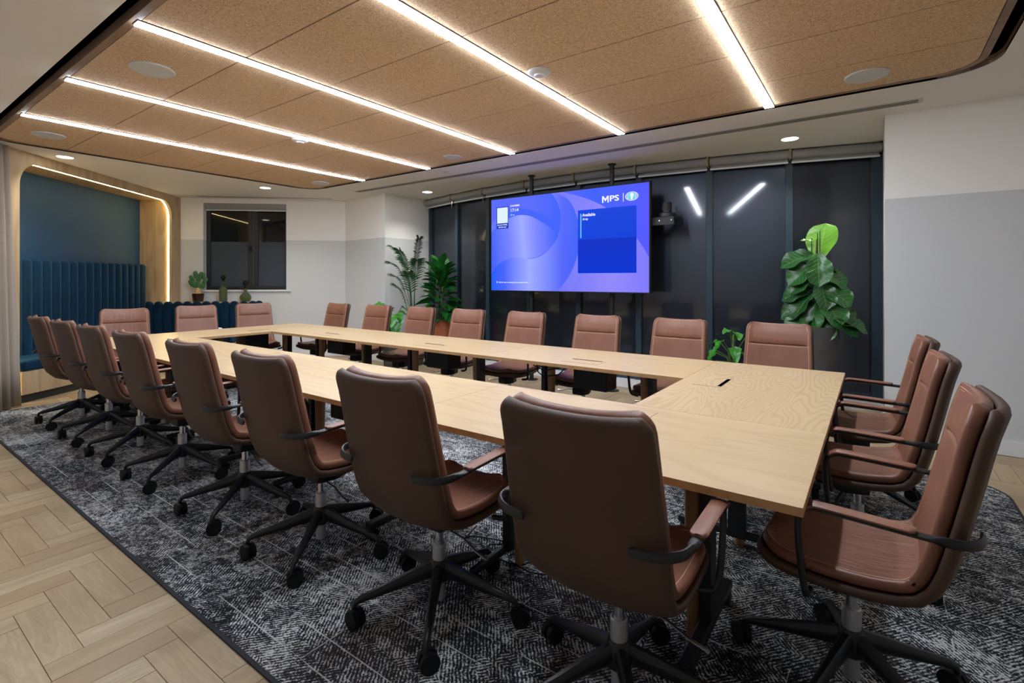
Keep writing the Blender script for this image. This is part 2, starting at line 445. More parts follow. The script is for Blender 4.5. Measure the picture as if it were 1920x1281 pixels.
# speakers & sensors
spk = [(-6.42, 1.31, 'at the booth corner of the ceiling raft'), (-3.855, 1.30, 'near the left front edge of the ceiling raft'), (-6.44, 4.24, 'at the far left corner of the ceiling raft'), (-3.86, 4.21, 'at the far edge of the raft, above the screen'), (-0.04, 4.17, 'near the right corner of the raft')]
for x, y, w in spk:
    r = .105 if x == -3.86 else .128
    t = empty('ceiling_speaker', (x, y, ZR), label='round white ceiling speaker '+w, cat='speaker', group='round speakers in the raft')
    MB().lathe([(r, 0.0), (r, -.007), (r-.006, -.010), (r-.012, -.006)], 40).obj('rim', 'speaker_white', t, True)
    MB().lathe([(r-.012, -.003), (r-.012, -.0075)], 40).obj('grille', 'speaker_white', t)
for x, y, w in ((-4.614, 2.81, 'beside the second linear light'), (-1.81, 2.82, 'beside the fourth linear light')):
    t = empty('ceiling_sensor', (x, y, ZR), label='small round white smoke sensor '+w, cat='sensor', group='sensors in the raft')
    MB().lathe([(.075, 0), (.075, -.012), (.06, -.022)], 32).obj('base', 'speaker_white', t, True)
    MB().lathe([(.035, -.022), (.03, -.032)], 20).obj('lens', 'white_paint', t, True)
t = empty('ceiling_sensor', (-4.52, 4.80, ZC), label='tiny sprinkler disc in the plaster ceiling beyond the raft', cat='sprinkler')
MB().lathe([(.035, 0), (.03, -.008)], 20).obj('cover', 'speaker_white', t)

# downlights
for x, y, w in ((-7.5, 1.67, 'above the blue booth'), (-7.54, 4.02, 'in front of the small window'), (-5.80, 5.73, 'above the palm'), (-0.68, 5.67, 'above the fiddle-leaf fig')):
    t = empty('downlight', (x, y, ZC), label='round recessed downlight glowing white '+w, cat='downlight', group='recessed downlights')
    MB().lathe([(.088, 0), (.088, -.004), (.078, -.006), (.074, -.001)], 32).obj('rim', 'white_paint', t, True)
    MB().lathe([(.074, -.001), (.074, -.004)], 32).obj('lens', 'downlight_glow', t)
    ld = bpy.data.lights.new('downlight_beam', 'SPOT'); ld.energy = SPOT_W; ld.spot_size = math.radians(125); ld.spot_blend = 0.9
    ld.color = (1, 0.95, 0.88); ld.shadow_soft_size = 0.05
    lo = bpy.data.objects.new('downlight_beam', ld); COL.objects.link(lo); lo.location = (0, 0, -.02); lo.parent = t

# slot diffusers
def slot_diffuser(name, p, q, w, nslots, label, kid):
    p, q = Vector(p), Vector(q); d = (q-p); ln = d.length; rz = math.atan2(d.y, d.x); c = (p+q)/2
    t = empty(name, (c.x, c.y, ZC), rz, label, 'air vent')
    MB().box(-ln/2, ln/2, -w/2, w/2, -.003, .01).obj('frame', 'grille_white', t)
    for k in range(nslots):
        y = -w/2+w*(k+1)/(nslots+1)
        MB().box(-ln/2+.03, ln/2-.03, y-.0045, y+.0045, -.0045, .009).obj('slot', 'void_black', t)
slot_diffuser('slot_diffuser', (-6.72, 5.06), (.31, 5.05), .12, 3, 'long slotted air diffuser in the ceiling between raft and window wall', 0)
slot_diffuser('slot_diffuser', L(3.14, .35), L(3.14, 2.55), .07, 1, 'short slotted air diffuser in the ceiling over the small window', 0)

# ------------------------------------------------------------ walls
def wall(name, p, q, z0, z1, th, mat='wall_paint', side=1):
    p, q = Vector(p), Vector(q); d = (q-p).normalized(); n = Vector((-d.y, d.x))*side*th
    return tagp(MB().prism([tuple(p), tuple(q), tuple(q+n), tuple(p+n)], z0, z1).obj(name, mat), kind='structure')
def skirt(name, p, q, side=-1, h=.11):
    return wall(name, p, q, 0, h, .014, 'white_paint', side)
wall('wall_right', (.075, 5.35), (2.6, 5.35), 0, ZC, .12)
wall('wall_right_reveal', (.075, 5.472), (.075, 6.62), 0, ZC, .12, side=-1)
wall('wall_right_side', (2.6, 5.35), (2.6, -1.47), 0, ZC, .12)
wall('wall_near', (2.6, -1.47), (-4.99, -1.47), 0, ZC, .12)
wall('wall_left', L(-3.6, -.04), L(-.3, -.04), 0, ZC, .10)
skirt('baseboard_right', (.075, 5.349), (2.58, 5.349)); skirt('baseboard_right_reveal', (.061, 5.35), (.061, 6.2), -1)
wall('wall_far_left', L(3.33, 2.74), (-6.464, 5.43), 0, ZC, .12)
wall('wall_far_return', (-6.464, 5.43), (-6.464, 6.6), 0, ZC, .12)
skirt('baseboard_far_left', L(3.329, 2.74), (-6.464, 5.429)); skirt('baseboard_far_return', (-6.463, 5.43), (-6.463, 6.2))
# window wall of the small window, around its opening
A = 3.33
def lprism(a0, a1, b0, b1, z0, z1, name, mat, parent=None):
    o = MB().prism([L(a0, b0), L(a1, b0), L(a1, b1), L(a0, b1)], z0, z1).obj(name, mat)
    if parent: child_world(o, parent)
    return o
m = MB()
WB0, WB1, WZ0, WZ1 = .365, 1.735, 1.17, 2.67
for b0, b1, z0, z1 in ((-.6, WB0, 0, ZC), (WB1, 2.76, 0, ZC), (WB0, WB1, 0, WZ0), (WB0, WB1, WZ1, ZC)):
    m.prism([L(A, b0), L(A+.2, b0), L(A+.2, b1), L(A, b1)], z0, z1)
tagp(m.obj('wall_left_window', 'wall_paint'), kind='structure')
tagp(lprism(A-.014, A-.0005, 1.3, 2.73, 0, .11, 'baseboard_left_window', 'white_paint'), kind='structure')
win = empty('window_9', L3(A+.12, (WB0+WB1)/2, WZ0), kind='structure')
FA = A+.11
for nm, b0, b1, z0, z1 in (('frame', WB0, WB0+.06, WZ0, WZ1), ('frame', WB1-.05, WB1, WZ0, WZ1), ('frame', WB0+.06, WB1-.05, WZ0, WZ0+.06), ('frame', WB0+.06, WB1-.05, WZ1-.12, WZ1), ('mullion', 1.06, 1.13, WZ0+.06, WZ1-.12), ('mullion', 1.16, 1.22, WZ0+.06, WZ1-.12)):
    bevel(lprism(FA, FA+.06, b0, b1, z0, z1, nm, 'frame_grey', win), .005)
lprism(FA+.01, FA+.05, 1.13, 1.16, WZ0+.06, WZ1-.12, 'mullion', 'frame_dark', win)
lprism(FA-.03, FA, 1.075, 1.11, 1.84, 1.93, 'handle', 'black_plastic', win)
for b0, b1 in ((WB0+.06, 1.06), (1.22, WB1-.05)):
    lprism(FA+.03, FA+.04, b0, b1, 2.01, WZ1-.12, 'clear_pane', 'clear_night_glass', win)
    lprism(FA+.03, FA+.04, b0, b1, WZ0+.06, 2.0095, 'frosted_pane', 'frosted_glass', win)
tagp(lprism(A-.035, A+.11, WB0-.06, WB1+.08, WZ0-.03, WZ0, 'trim_2', 'white_paint'), 'white window sill', kind='structure')
bl = empty('roller_blind', L3(A+.04, (WB0+WB1)/2, WZ1), label='grey roller blind rolled up over the small two-pane window', cat='blind')
lprism(A+.02, A+.09, WB0+.02, WB1-.01, WZ1-.075, WZ1-.002, 'blind_roll', 'blind_fabric', bl)
lprism(A+.045, A+.055, WB0+.025, WB1-.02, WZ1-.11, WZ1-.075, 'blind_drop', 'blind_fabric', bl)
lprism(A+.04, A+.06, WB0+.025, WB1-.02, WZ1-.125, WZ1-.11, 'bottom_bar', 'blind_bar', bl)

# ------------------------------------------------------------ facade
fx = [-6.44, -5.62, -4.85, -4.02, -3.21, -2.38, -1.555, -.75, .05]
fy = lambda x: 5.93+.043*(x+3.2)**2+.03
FP = [(x, fy(x)) for x in fx]
for k in range(8):
    p, q = Vector(FP[k]), Vector(FP[k+1]); d = (q-p); ln = d.length; rz = math.atan2(d.y, d.x); c = (p+q)/2
    w = empty('window_%d' % (k+1), (c.x, c.y, 0), rz, kind='structure')
    MB().box(-ln/2+.036, ln/2-.036, .045, .06, .16, ZC).obj('pane', 'facade_glass', w)
    bevel(MB().box(-ln/2-.036, -ln/2+.036, .0, .16, .0, ZC).obj('mullion', 'frame_dark', w), .004)
    if k == 7: MB().box(ln/2-.07, ln/2+.02, .0, .16, .0, ZC).obj('mullion', 'frame_dark', w)
    MB().box(-ln/2+.036, ln/2-.036, .02, .1, .10, .165).obj('bottom_rail', 'frame_dark', w)
    MB().box(-ln/2, ln/2, -.06, .05, .0, .10).obj('plinth', 'white_paint', w)
    t = empty('roller_blind', (c.x, c.y, ZC), rz, label='roller blind rolled up on the window wall, '+['leftmost, above the palm', 'second from the left', 'third from the left, beside the screen top', 'fourth from left, behind left screen pole', 'fifth from left, behind right screen pole', 'third from the right, above the camera', 'second from the right', 'rightmost, above the fig'][k], cat='blind', group='roller blinds along the window wall')
    MB().tube([(-ln/2+.012, -.085, -.055), (ln/2-.012, -.085, -.055)], .047, 16).obj('blind_roll', 'blind_fabric', t, True)
    MB().box(-ln/2+.02, ln/2-.02, -.05, -.047, -.13, -.07).obj('blind_drop', 'blind_fabric', t)
    MB().tube([(-ln/2+.015, -.05, -.135), (ln/2-.015, -.05, -.135)], .011, 8).obj('bottom_bar', 'blind_bar', t, True)
    MB().box(ln/2-.011, ln/2+.011, -.135, -.03, -.11, -.001).obj('bracket', 'bracket_tan' if k < 7 else 'frame_grey', t)
    if k in (0, 1):
        MB().tube([(ln/2-.02, -.06, -.1), (ln/2-.03, -.07, -.19), (ln/2-.01, -.075, -.23), (ln/2, -.075, -.2)], .006, 6).obj('chain', 'chrome', t, True)

# ------------------------------------------------------------ floor
inside_poly = [L(-3.6, 0), (2.6, -1.47), (2.6, 5.35), (.075, 5.35), (.075, 6.3), (-3.2, 5.86), (-6.464, 6.3), (-6.464, 5.43), L(3.33, 2.74), L(3.33, 0), L(-.3, 0)]
def inside(x, y, poly=inside_poly):
    c = False; n = len(poly)
    for i in range(n):
        (x1, y1), (x2, y2) = poly[i], poly[(i+1) % n]
        if (y1 > y) != (y2 > y) and x < (x2-x1)*(y-y1)/(y2-y1)+x1: c = not c
    return c
floor = tagp(MB().box(-11, 2.75, -1.6, 6.9, -.06, -.004).obj('floor', 'floor_plank'), kind='structure')
CX0, CX1, CY0, CY1, CR = -7.2, .688, .89, 4.555, .30
W = .1125; gx, gy = -2.913, .577
def cam_px(x, y, z=0):
    X = math.cos(YAW)*x+math.sin(YAW)*y; Z = -math.sin(YAW)*x+math.cos(YAW)*y
    return (960+942*X/Z, 524+942*(1.35-z)/Z, Z) if Z > .1 else (-9999, -9999, -1)
pl = []
for i in range(-70, 55):
    for j in range(-20, 55):
        s_ = (i+j) % 8
        x, y = gx+i*W, gy+j*W
        if s_ == 0: pl.append((x+2*W, y+W/2, 0))
        elif s_ == 4: pl.append((x+W/2, y+2*W, 1))
pl = [p for p in pl if inside(p[0], p[1]) and not (CX0+.3 < p[0] < CX1-.3 and CY0+.25 < p[1] < CY1-.25)]
def vis(p):
    u, v, Z = cam_px(p[0], p[1]); return -60 < u < 1980 and -20 < v < 1340 and Z > 0
front = sorted([p for p in pl if vis(p)], key=lambda p: p[0]**2+p[1]**2)[:296]
fs = set(front)
def plank_mesh(cx, cy, vert, mb, uvs):
    l, w, g = 2*W-.0007, W/2-.0007, .0016
    a, b_ = (l, w) if not vert else (w, l)
    base = len(mb.v)
    pts = [(cx-a, cy-b_, -.004), (cx+a, cy-b_, -.004), (cx+a, cy+b_, -.004), (cx-a, cy+b_, -.004)]
    pt2 = [(cx-a+g*.4, cy-b_+g*.4, 0), (cx+a-g*.4, cy-b_+g*.4, 0), (cx+a-g*.4, cy+b_-g*.4, 0), (cx-a+g*.4, cy+b_-g*.4, 0)]
    mb.v += pts+pt2
    mb.f += [(base+4, base+5, base+6, base+7)]+[(base+i, base+(i+1) % 4, base+4+(i+1) % 4, base+4+i) for i in range(4)]
    U = [(-l, -w), (l, -w), (l, w), (-l, w)] if not vert else [(-l, w), (-l, -w), (l, -w), (l, w)]
    uvs += [U[0], U[1], U[2], U[3]]
    for i in range(4): uvs += [U[i], U[(i+1) % 4], U[(i+1) % 4], U[i]]
def put_uv(me, uvs):
    lay = me.uv_layers.new(name='UVMap')
    for k, u in enumerate(uvs): lay.data[k].uv = u
proto = []
for vert in (0, 1):
    mb = MB(); uvs = []; plank_mesh(0, 0, vert, mb, uvs); me = mb.mesh('plank', 'floor_plank'); put_uv(me, uvs); proto.append(me)
for p in front:
    o = link('plank', proto[p[2]], floor, (p[0], p[1], random.uniform(-.0003, .0003)))
mb = MB(); uvs = []
for p in pl:
    if p not in fs: plank_mesh(p[0], p[1], p[2], mb, uvs)
me = mb.mesh('plank_field', 'floor_plank'); put_uv(me, uvs); o = link('plank_field', me, floor); o['kind'] = 'stuff'

cp = empty('carpet', ((CX0+CX1)/2, (CY0+CY1)/2, 0), label='large charcoal and grey mottled carpet with rounded corners under the table', cat='carpet')
child_world(ring(rrect(CX0, CX1, CY0, CY1, CR, 12), rrect(CX0+.016, CX1-.016, CY0+.016, CY1-.016, CR-.016, 12), .0005, .0078).obj('edging', 'carpet_edge'), cp)
child_world(MB().prism(rrect(CX0+.016, CX1-.016, CY0+.016, CY1-.016, CR-.016, 12), .0005, .008).obj('pile', 'carpet_pile'), cp)
ZF = .008

# ------------------------------------------------------------ table modules
def hatch(t, cx, cy, along, out):
    """lid outline + slot on the table top; along = 'x' or 'y' is the long side, out = sign of the slot side"""
    def bx(u0, u1, v0, v1, z0, z1, nm, mt):
        if along == 'x': return MB().box(cx+u0, cx+u1, cy+v0, cy+v1, z0, z1).obj(nm, mt, t)
        return MB().box(cx+v0, cx+v1, cy+u0, cy+u1, z0, z1).obj(nm, mt, t)
    bx(-.15, .15, -.076, .076, .7395, .7404, 'hatch_gap', 'oak_leg')
    bx(-.1485, .1485, -.0745, .0745, .7397, .7409, 'hatch_lid', t['_mat'])
    s0, s1 = (.062, .0745) if out > 0 else (-.0745, -.062)
    bx(-.12, .12, s0, s1, .7405, .7413, 'cable_slot', 'void_black')
def table(x0, x1, y0, y1, mat, label, hat):
    cx, cy = (x0+x1)/2, (y0+y1)/2
    t = empty('table_module', (cx, cy, ZF), label=label, cat='table', group='oak conference table modules')
    t['_mat'] = mat
    hx, hy = (x1-x0)/2-.0012, (y1-y0)/2-.0012
    h = .74-ZF
    o = MB().box(-hx, hx, -hy, hy, h-.0265, h-.001).obj('tabletop', mat, t); bevel(o, .0015)
    e = MB()
    for a, b_, c_, d_ in ((-hx-.0005, hx+.0005, -hy-.0006, -hy+.0005), (-hx-.0005, hx+.0005, hy-.0005, hy+.0006)): e.box(a, b_, c_, d_, h-.0262, h-.0014)
    for a, b_, c_, d_ in ((-hx-.0006, -hx+.0005, -hy, hy), (hx-.0005, hx+.0006, -hy, hy)): e.box(a, b_, c_, d_, h-.0262, h-.0014)
    e.obj('edge_band', 'oak_edge', t)
    lx = hx > hy
    for s in (-1, 1):
        ox, oy = (s*.4, 0) if lx else (0, s*.4)
        MB().lathe([(.023, .0), (.036, h-.055)], 20, (ox, oy)).obj('leg', 'oak_leg', t, True)
        if lx: px0, px1, py0, py1 = ox+s*.036, ox+s*.072, -.04, .04
        else: px0, px1, py0, py1 = -.04, .04, oy+s*.036, oy+s*.072
        MB().box(px0, px1, py0, py1, .06, h-.055).obj('post', 'black_metal', t)
        MB().box(px0-(0.02 if lx else .2), px1+(0.02 if lx else .2), py0-(.2 if lx else .02), py1+(.2 if lx else .02), h-.055, h-.0267).obj('support_plate', 'black_metal', t)
        if lx: f = MB().box(px0-.005, px1+.005, -.29, .29, .06, .095)
        else: f = MB().box(-.29, .29, py0-.005, py1+.005, .06, .095)
        bevel(f.obj('foot', 'black_metal', t), .006)
        for q in (-1, 1):
            cxx, cyy = ((px0+px1)/2, q*.26) if lx else (q*.26, (py0+py1)/2)
            MB().tube([(cxx-.018, cyy, .03), (cxx+.018, cyy, .03)], .03, 14).obj('castor', 'rubber', t, True)
    # power box under the hatch
    if lx: bx_ = MB().box(-.14, .14, -.10, .08, .50, h-.03)
    else: bx_ = MB().box(-.10, .08, -.14, .14, .50, h-.03)
    bevel(bx_.obj('power_box', 'black_plastic', t), .005)
    # hatch (local)
    al, hxx, hyy, out = hat
    def bx(u0, u1, v0, v1, z0, z1, nm, mt):
        if al == 'x': return MB().box(hxx+u0, hxx+u1, hyy+v0, hyy+v1, z0, z1).obj(nm, mt, t)
        return MB().box(hxx+v0, hxx+v1, hyy+u0, hyy+u1, z0, z1).obj(nm, mt, t)
    zt_ = h-.001
    bx(-.151, .151, -.0765, .0765, zt_-.002, zt_+.0004, 'hatch_gap', 'frame_grey')
    bx(-.1492, .1492, -.0747, .0747, zt_-.002, zt_+.0010, 'hatch_lid', mat)
    s0, s1 = (.055, .0747) if out > 0 else (-.0747, -.055)
    bx(-.125, .125, s0, s1, zt_-.001, zt_+.0016, 'cable_slot', 'void_black')
    del t['_mat']
    return t
TX1, TY0 = -.153, 1.54
TY1 = TY0+.8; TY2 = TY0+1.6; TY3 = TY0+2.4
nm = ['leftmost module of the near run', 'second module from the left in the near run', 'third module from the left in the near run', 'right-hand module of the near run, closest to the camera']
for k in range(4):
    x0 = TX1-6.4+1.6*k
    table(x0, x0+1.6, TY0, TY1, ['oak_top_figured_x', 'oak_top_lengthwise', 'oak_top_lengthwise', 'oak_top_lengthwise'][k] if k != 3 else 'oak_top_lengthwise', 'light oak table, '+nm[k], ('x', 0, .24, -1))
nm = ['left module of the run along the window wall', 'middle module of the run along the window wall', 'right module of the run along the window wall']
for k in range(3):
    x0 = TX1-.8-4.8+1.6*k
    table(x0, x0+1.6, TY2, TY3, 'oak_top_figured_x', 'light oak table, '+nm[k], ('x', 0, -.2, 1))
table(TX1-.8, TX1, TY1, TY3, 'oak_top_figured_y', 'light oak table closing the right end, with swirling grain', ('y', -.23, 0, 1))
table(TX1-6.4, TX1-5.6, TY1, TY3, 'oak_top_figured_y', 'light oak table closing the far left end near the booth', ('y', .2, 0, -1))

# cable loops under the near run
m = MB()
pts = [(-1.05, 2.1, .012)]
for k in range(30):
    a = k*.55; pts.append((-1.2-.012*k+.16*math.cos(a), 1.97+.07*math.sin(a), .016+.003*(k % 3)))
pts.append((-1.75, 2.1, .012))
tagp(m.tube(pts, .004, 6).obj('power_cable', 'rubber', None, True), 'black power cable coiled on the carpet under the near tables', 'cable')
m = MB()
for dz, dx in ((0, 0), (-.05, .04)):
    m.tube([(-2.25+dx, 3.40, .70), (-2.22+dx, 3.38, .66+dz), (-2.12, 3.37, .63+dz), (-1.99, 3.38, .66+dz), (-1.9, 3.40, .70)], .005, 6)
tagp(m.obj('hanging_cable', 'rubber', None, True), 'black cables drooping below the middle table of the far run', 'cable')

# ------------------------------------------------------------ chair
prof = [(-.372, .992), (-.345, .90), (-.317, .77), (-.290, .65), (-.265, .55), (-.243, .492), (-.207, .444), (-.15, .415), (-.04, .400), (.1, .402), (.2, .415), (.262, .436)]
def catmull(P, n=14):
    out = []
    Q = [P[0]]+list(P)+[P[-1]]
    for i in range(1, len(Q)-2):
        for k in range(n):
            t = k/n; a = []
            for d in range(len(P[0])):
                p0, p1, p2, p3 = Q[i-1][d], Q[i][d], Q[i+1][d], Q[i+2][d]
                a.append(.5*(2*p1+(p2-p0)*t+(2*p0-5*p1+4*p2-p3)*t*t+(3*p1-p0-3*p2+p3)*t**3))
            out.append(tuple(a))
    out.append(tuple(P[-1])); return out
PC = catmull(prof)
SL = [0]
for a, b_ in zip(PC, PC[1:]): SL.append(SL[-1]+math.dist(a, b_))
STOT = SL[-1]
def at(s):
    s = min(max(s, 0), STOT)
    i = 0
    lo, hi = 0, len(SL)-2
    while lo < hi:
        mid = (lo+hi+1)//2
        if SL[mid] <= s: lo = mid
        else: hi = mid-1
    i = lo; f = (s-SL[i])/(SL[i+1]-SL[i]+1e-9)
    y = PC[i][0]+(PC[i+1][0]-PC[i][0])*f; z = PC[i][1]+(PC[i+1][1]-PC[i][1])*f
    e = .032; a = min(max(s-e, 0), STOT); c = min(s+e, STOT)
    def raw(q):
        j = 0
        lo, hi = 0, len(SL)-2
        while lo < hi:
            mid = (lo+hi+1)//2
            if SL[mid] <= q: lo = mid
            else: hi = mid-1
        g = (q-SL[lo])/(SL[lo+1]-SL[lo]+1e-9)
        return PC[lo][0]+(PC[lo+1][0]-PC[lo][0])*g, PC[lo][1]+(PC[lo+1][1]-PC[lo][1])*g
    pa, pc = raw(a), raw(c); tx, tz = pc[0]-pa[0], pc[1]-pa[1]; ll = math.hypot(tx, tz)
    return (y, z), (-tz/ll, tx/ll)
def s_of(y, z): return SL[min(range(len(PC)), key=lambda i: (PC[i][0]-y)**2+(PC[i][1]-z)**2)]
S_CORNER = s_of(-.225, .462)
def smooth(a, b_, x):
    t = min(max((x-a)/(b_-a), 0), 1); return t*t*(3-2*t)
def halfw(s, grow=0.0):
    w = .225+.012*smooth(0, .45, s)-.010*smooth(S_CORNER+.15, STOT, s)
    w += grow
    for d, rc in ((s+grow, .055), (STOT-s+grow, .11)):
        if d < rc: w -= rc-math.sqrt(max(rc*rc-(rc-max(d, 0))**2, 0))
    return w
def chair_pt(u, s, off, grow=0.0):
    (y, z), (ny, nz) = at(s)
    wr = .032*abs(u)**2.4*(1-.35*smooth(S_CORNER, STOT, s))
    w = halfw(s, grow)
    return (u*w, y+ny*(wr+off), z+nz*(wr+off))
def slab(s0, s1, o0, t, e, grow, bulge=None, extra=(), endr=(True, True)):
    """closed pillow between arc lengths s0..s1, offset o0..o0+t, edge radius e"""
    us = [-1, -.97, -.9, -.75, -.5, -.25, 0, .25, .5, .75, .9, .97, 1]
    vs = set([s0, s1]); n = 16
    for k in range(n+1): vs.add(s0+(s1-s0)*k/n)
    if s0 < .05: vs.update([s0+d for d in (.003, .01, .02, .035, .055, .075)])
    if s1 > STOT-.05: vs.update([s1-d for d in (.003, .01, .025, .045, .07, .1)])
    for x in extra: vs.update([x-.012, x-.005, x, x+.005, x+.012])
    vs = sorted(vs); vv = [vs[0]]
    for q in vs[1:]:
        if q-vv[-1] > .0018: vv.append(q)
    vs = vv; vc, vh = (s0+s1)/2, (s1-s0)/2
    nu, nv = len(us), len(vs); m = MB()
    def pt(u, v, inset, off, top):
        f = 1-inset/.24; vi = vc+(v-vc)*(1-inset/vh)
        o = off
        if top and bulge: o += bulge(u, vi)
        return chair_pt(u*f, vi, o, grow)
    bot = len(m.v)
    for u in us:
        for v in vs: m.v.append(pt(u, v, e, o0, False))
    loop = [(0, j) for j in range(nv)]+[(i, nv-1) for i in range(1, nu)]+[(nu-1, j) for j in range(nv-2, -1, -1)]+[(i, 0) for i in range(nu-2, 0, -1)]
    rings = []
    for ang in (45, 90): a = math.radians(ang); rings.append((e*(1-math.sin(a)), o0+e*(1-math.cos(a))))
    for ang in (90, 60, 30): a = math.radians(ang); rings.append((e*(1-math.sin(a)), o0+t-e*(1-math.cos(a))))
    ids = [[bot+i*nv+j for i, j in loop]]
    for ins, off in rings:
        b_ = len(m.v)
        for i, j in loop: m.v.append(pt(us[i], vs[j], ins, off, False))
        ids.append([b_+k for k in range(len(loop))])
    top = len(m.v)
    for u in us:
        for v in vs: m.v.append(pt(u, v, e, o0+t, True))
    ids.append([top+i*nv+j for i, j in loop])
    for i in range(nu-1):
        for j in range(nv-1):
            a, b_, c_, d_ = i*nv+j, (i+1)*nv+j, (i+1)*nv+j+1, i*nv+j+1
            m.f.append((bot+d_, bot+c_, bot+b_, bot+a)); m.f.append((top+a, top+b_, top+c_, top+d_))
    for r0, r1 in zip(ids, ids[1:]):
        n_ = len(r0)
        for k in range(n_): m.f.append((r0[(k+1) % n_], r0[k], r1[k], r1[(k+1) % n_]))
    m.f = [tuple(reversed(f)) for f in m.f]
    return m
SEAM = s_of(-.34, .830)
def bulge_back(u, v):
    b_ = .010*(1-u*u)*smooth(0, .08, v)*(1-smooth(S_CORNER-.05, S_CORNER, v))
    b_ -= .011*math.exp(-((v-SEAM)/.0045)**2)*(1 if abs(u) < .95 else 0)
    return b_
def bulge_seat(u, v):
    return .012*(1-u*u)*smooth(S_CORNER, S_CORNER+.08, v)*(1-smooth(STOT-.06, STOT, v))
R = math.radians
def make_chair(label, group):
    t = empty('office_chair', (0, 0, 0), 0, label, 'chair', group)
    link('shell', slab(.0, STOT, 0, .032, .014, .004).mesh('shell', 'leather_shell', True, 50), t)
    bk = link('backrest', slab(.004, S_CORNER+.012, .034, .034, .014, -.004, bulge_back, (SEAM,)).mesh('backrest', 'leather', True, 60), t)
    st = link('seat', slab(S_CORNER-.012, STOT-.004, .034, .034, .014, -.004, bulge_seat).mesh('seat', 'leather', True, 60), t)
    def stitch_path(s0, s1, ins):
        pts = []
        K = 14
        for k in range(K+1): pts.append((-1, s1+(s0-s1)*k/K))
        for k in range(1, 9): pts.append((-1+2*k/9, s0))
        for k in range(K+1): pts.append((1, s0+(s1-s0)*k/K))
        return [chair_pt(u*(1-ins/.24), v, .0684, -.004) for u, v in pts]
    m = MB(); m.tube(stitch_path(.022, S_CORNER, .024), .0016, 4); m.tube(stitch_path(.030, S_CORNER, .032), .0012, 4)
    m.obj('stitching', 'stitch', bk)
    m = MB(); m.tube(stitch_path(STOT-.024, S_CORNER+.01, .024), .0016, 4); m.tube(stitch_path(STOT-.032, S_CORNER+.01, .032), .0012, 4)
    m.obj('stitching', 'stitch', st)
    for s in (-1, 1):
        path = catmull([(s*.158, -.303, .664), (s*.20, -.300, .665), (s*.245, -.286, .667), (s*.279, -.252, .670), (s*.287, -.20, .672), (s*.288, -.10, .675), (s*.288, .04, .679), (s*.288, .078, .676), (s*.288, .102, .655), (s*.287, .108, .60), (s*.283, .100, .50), (s*.277, .094, .44), (s*.262, .090, .408), (s*.21, .088, .398)], 4)
        n_ = len(path); wh = []
        for p in path:
            if p[1] < -.2 and p[2] > .6:
                wh.append((.0065, .0135))
            elif p[2] > .655: wh.append((.0155, .0085))
            else: wh.append((.0105, .0105))
        m = MB()
        # oriented sweep
        wh[0] = (.004, .009)
        m.tube(path, wh, 8, up=(0, 0.25, 1))
        ar = m.obj('armrest', 'black_metal', t, True, 60)
        pad = catmull([(s*.288, -.165, .683), (s*.288, -.10, .6855), (s*.288, .04, .6895), (s*.288, .074, .687), (s*.288, .098, .670)], 5)
        wd = [.012]+[.022]+[.0245]*(len(pad)-4)+[.022]+[.014]
        MB().tube(pad, [(w_, .0075) for w_ in wd], 10).obj('arm_pad', 'leather', ar, True, 60)
    MB().lathe([(.017, .26), (.017, .34)], 20).obj('gas_piston', 'chrome', t, True)
    MB().lathe([(.0275, .205), (.0275, .272), (.024, .276)], 24).obj('gas_cylinder', 'brushed_steel', t, True)
    MB().lathe([(.0235, .045), (.0235, .13)], 20).obj('lower_cylinder', 'brushed_steel', t, True)
    m = MB().prism([(-.05, -.05), (.05, -.05), (.075, .04), (.05, .12), (-.05, .12), (-.075, .04)], .338, .396)
    bevel(m.obj('tilt_mechanism', 'black_plastic', t), .008)
    lv = MB().tube([(.06, -.02, .352), (.16, -.03, .345), (.235, -.045, .325), (.29, -.05, .318)], [.0045, .0045, .0045, .0065], 8).obj('lever', 'chrome', t, True)
    hub = MB().lathe([(.030, .118), (.040, .128), (.042, .175), (.036, .198), (.031, .207)], 24).obj('hub', 'black_metal', t, True)
    for k in range(5):
        a = math.radians(90+72*k); c_, s_ = math.cos(a), math.sin(a)
        prof_ = [(.030, .168, .032, .046), (.10, .152, .029, .040), (.19, .128, .024, .030), (.27, .108, .020, .023), (.305, .100, .018, .020), (.325, .090, .016, .016), (.332, .074, .014, .014), (.333, .062, .013, .013)]
        m = MB(); m.tube([(r*c_, r*s_, z) for r, z, w_, h_ in prof_], [(w_*.72, h_*.72) for r, z, w_, h_ in prof_], 8)
        leg = m.obj('base_arm', 'black_metal', t, True, 50)
        ca = R(-52)+.7*math.sin(k*2.3); dx, dy = math.cos(ca), math.sin(ca)
        m = MB(); cx, cy = .333*c_+.012*-dy, .333*s_+.012*dx
        for q in (-1, 1):
            m.tube([(cx+dx*q*.006, cy+dy*q*.006, .0355), (cx+dx*q*.024, cy+dy*q*.024, .0355)], .0352, 18)
        m.tube([(cx-dx*.006, cy-dy*.006, .045), (cx+dx*.006, cy+dy*.006, .045)], .022, 10)
        m.obj('castor', 'rubber', t, True, 40)
    return t
chairs = []
near = [-6.13, -5.375, -4.656, -3.885, -3.02, -2.256, -1.438, -.655]
names = ['brown leather swivel chair, leftmost of the near row, beside the curtain', 'brown leather swivel chair, second from left in the near row', 'brown leather swivel chair, third from left in the near row', 'brown leather swivel chair, fourth from left in the near row', 'brown leather swivel chair, fourth from right in the near row', 'brown leather swivel chair, third from right in the near row', 'brown leather swivel chair, second from right in the near row, back to camera', 'brown leather swivel chair nearest the camera, its broad back turned to it']
G1 = 'chairs along the near side of the table'
ch0 = make_chair(names[0], G1)
first = True
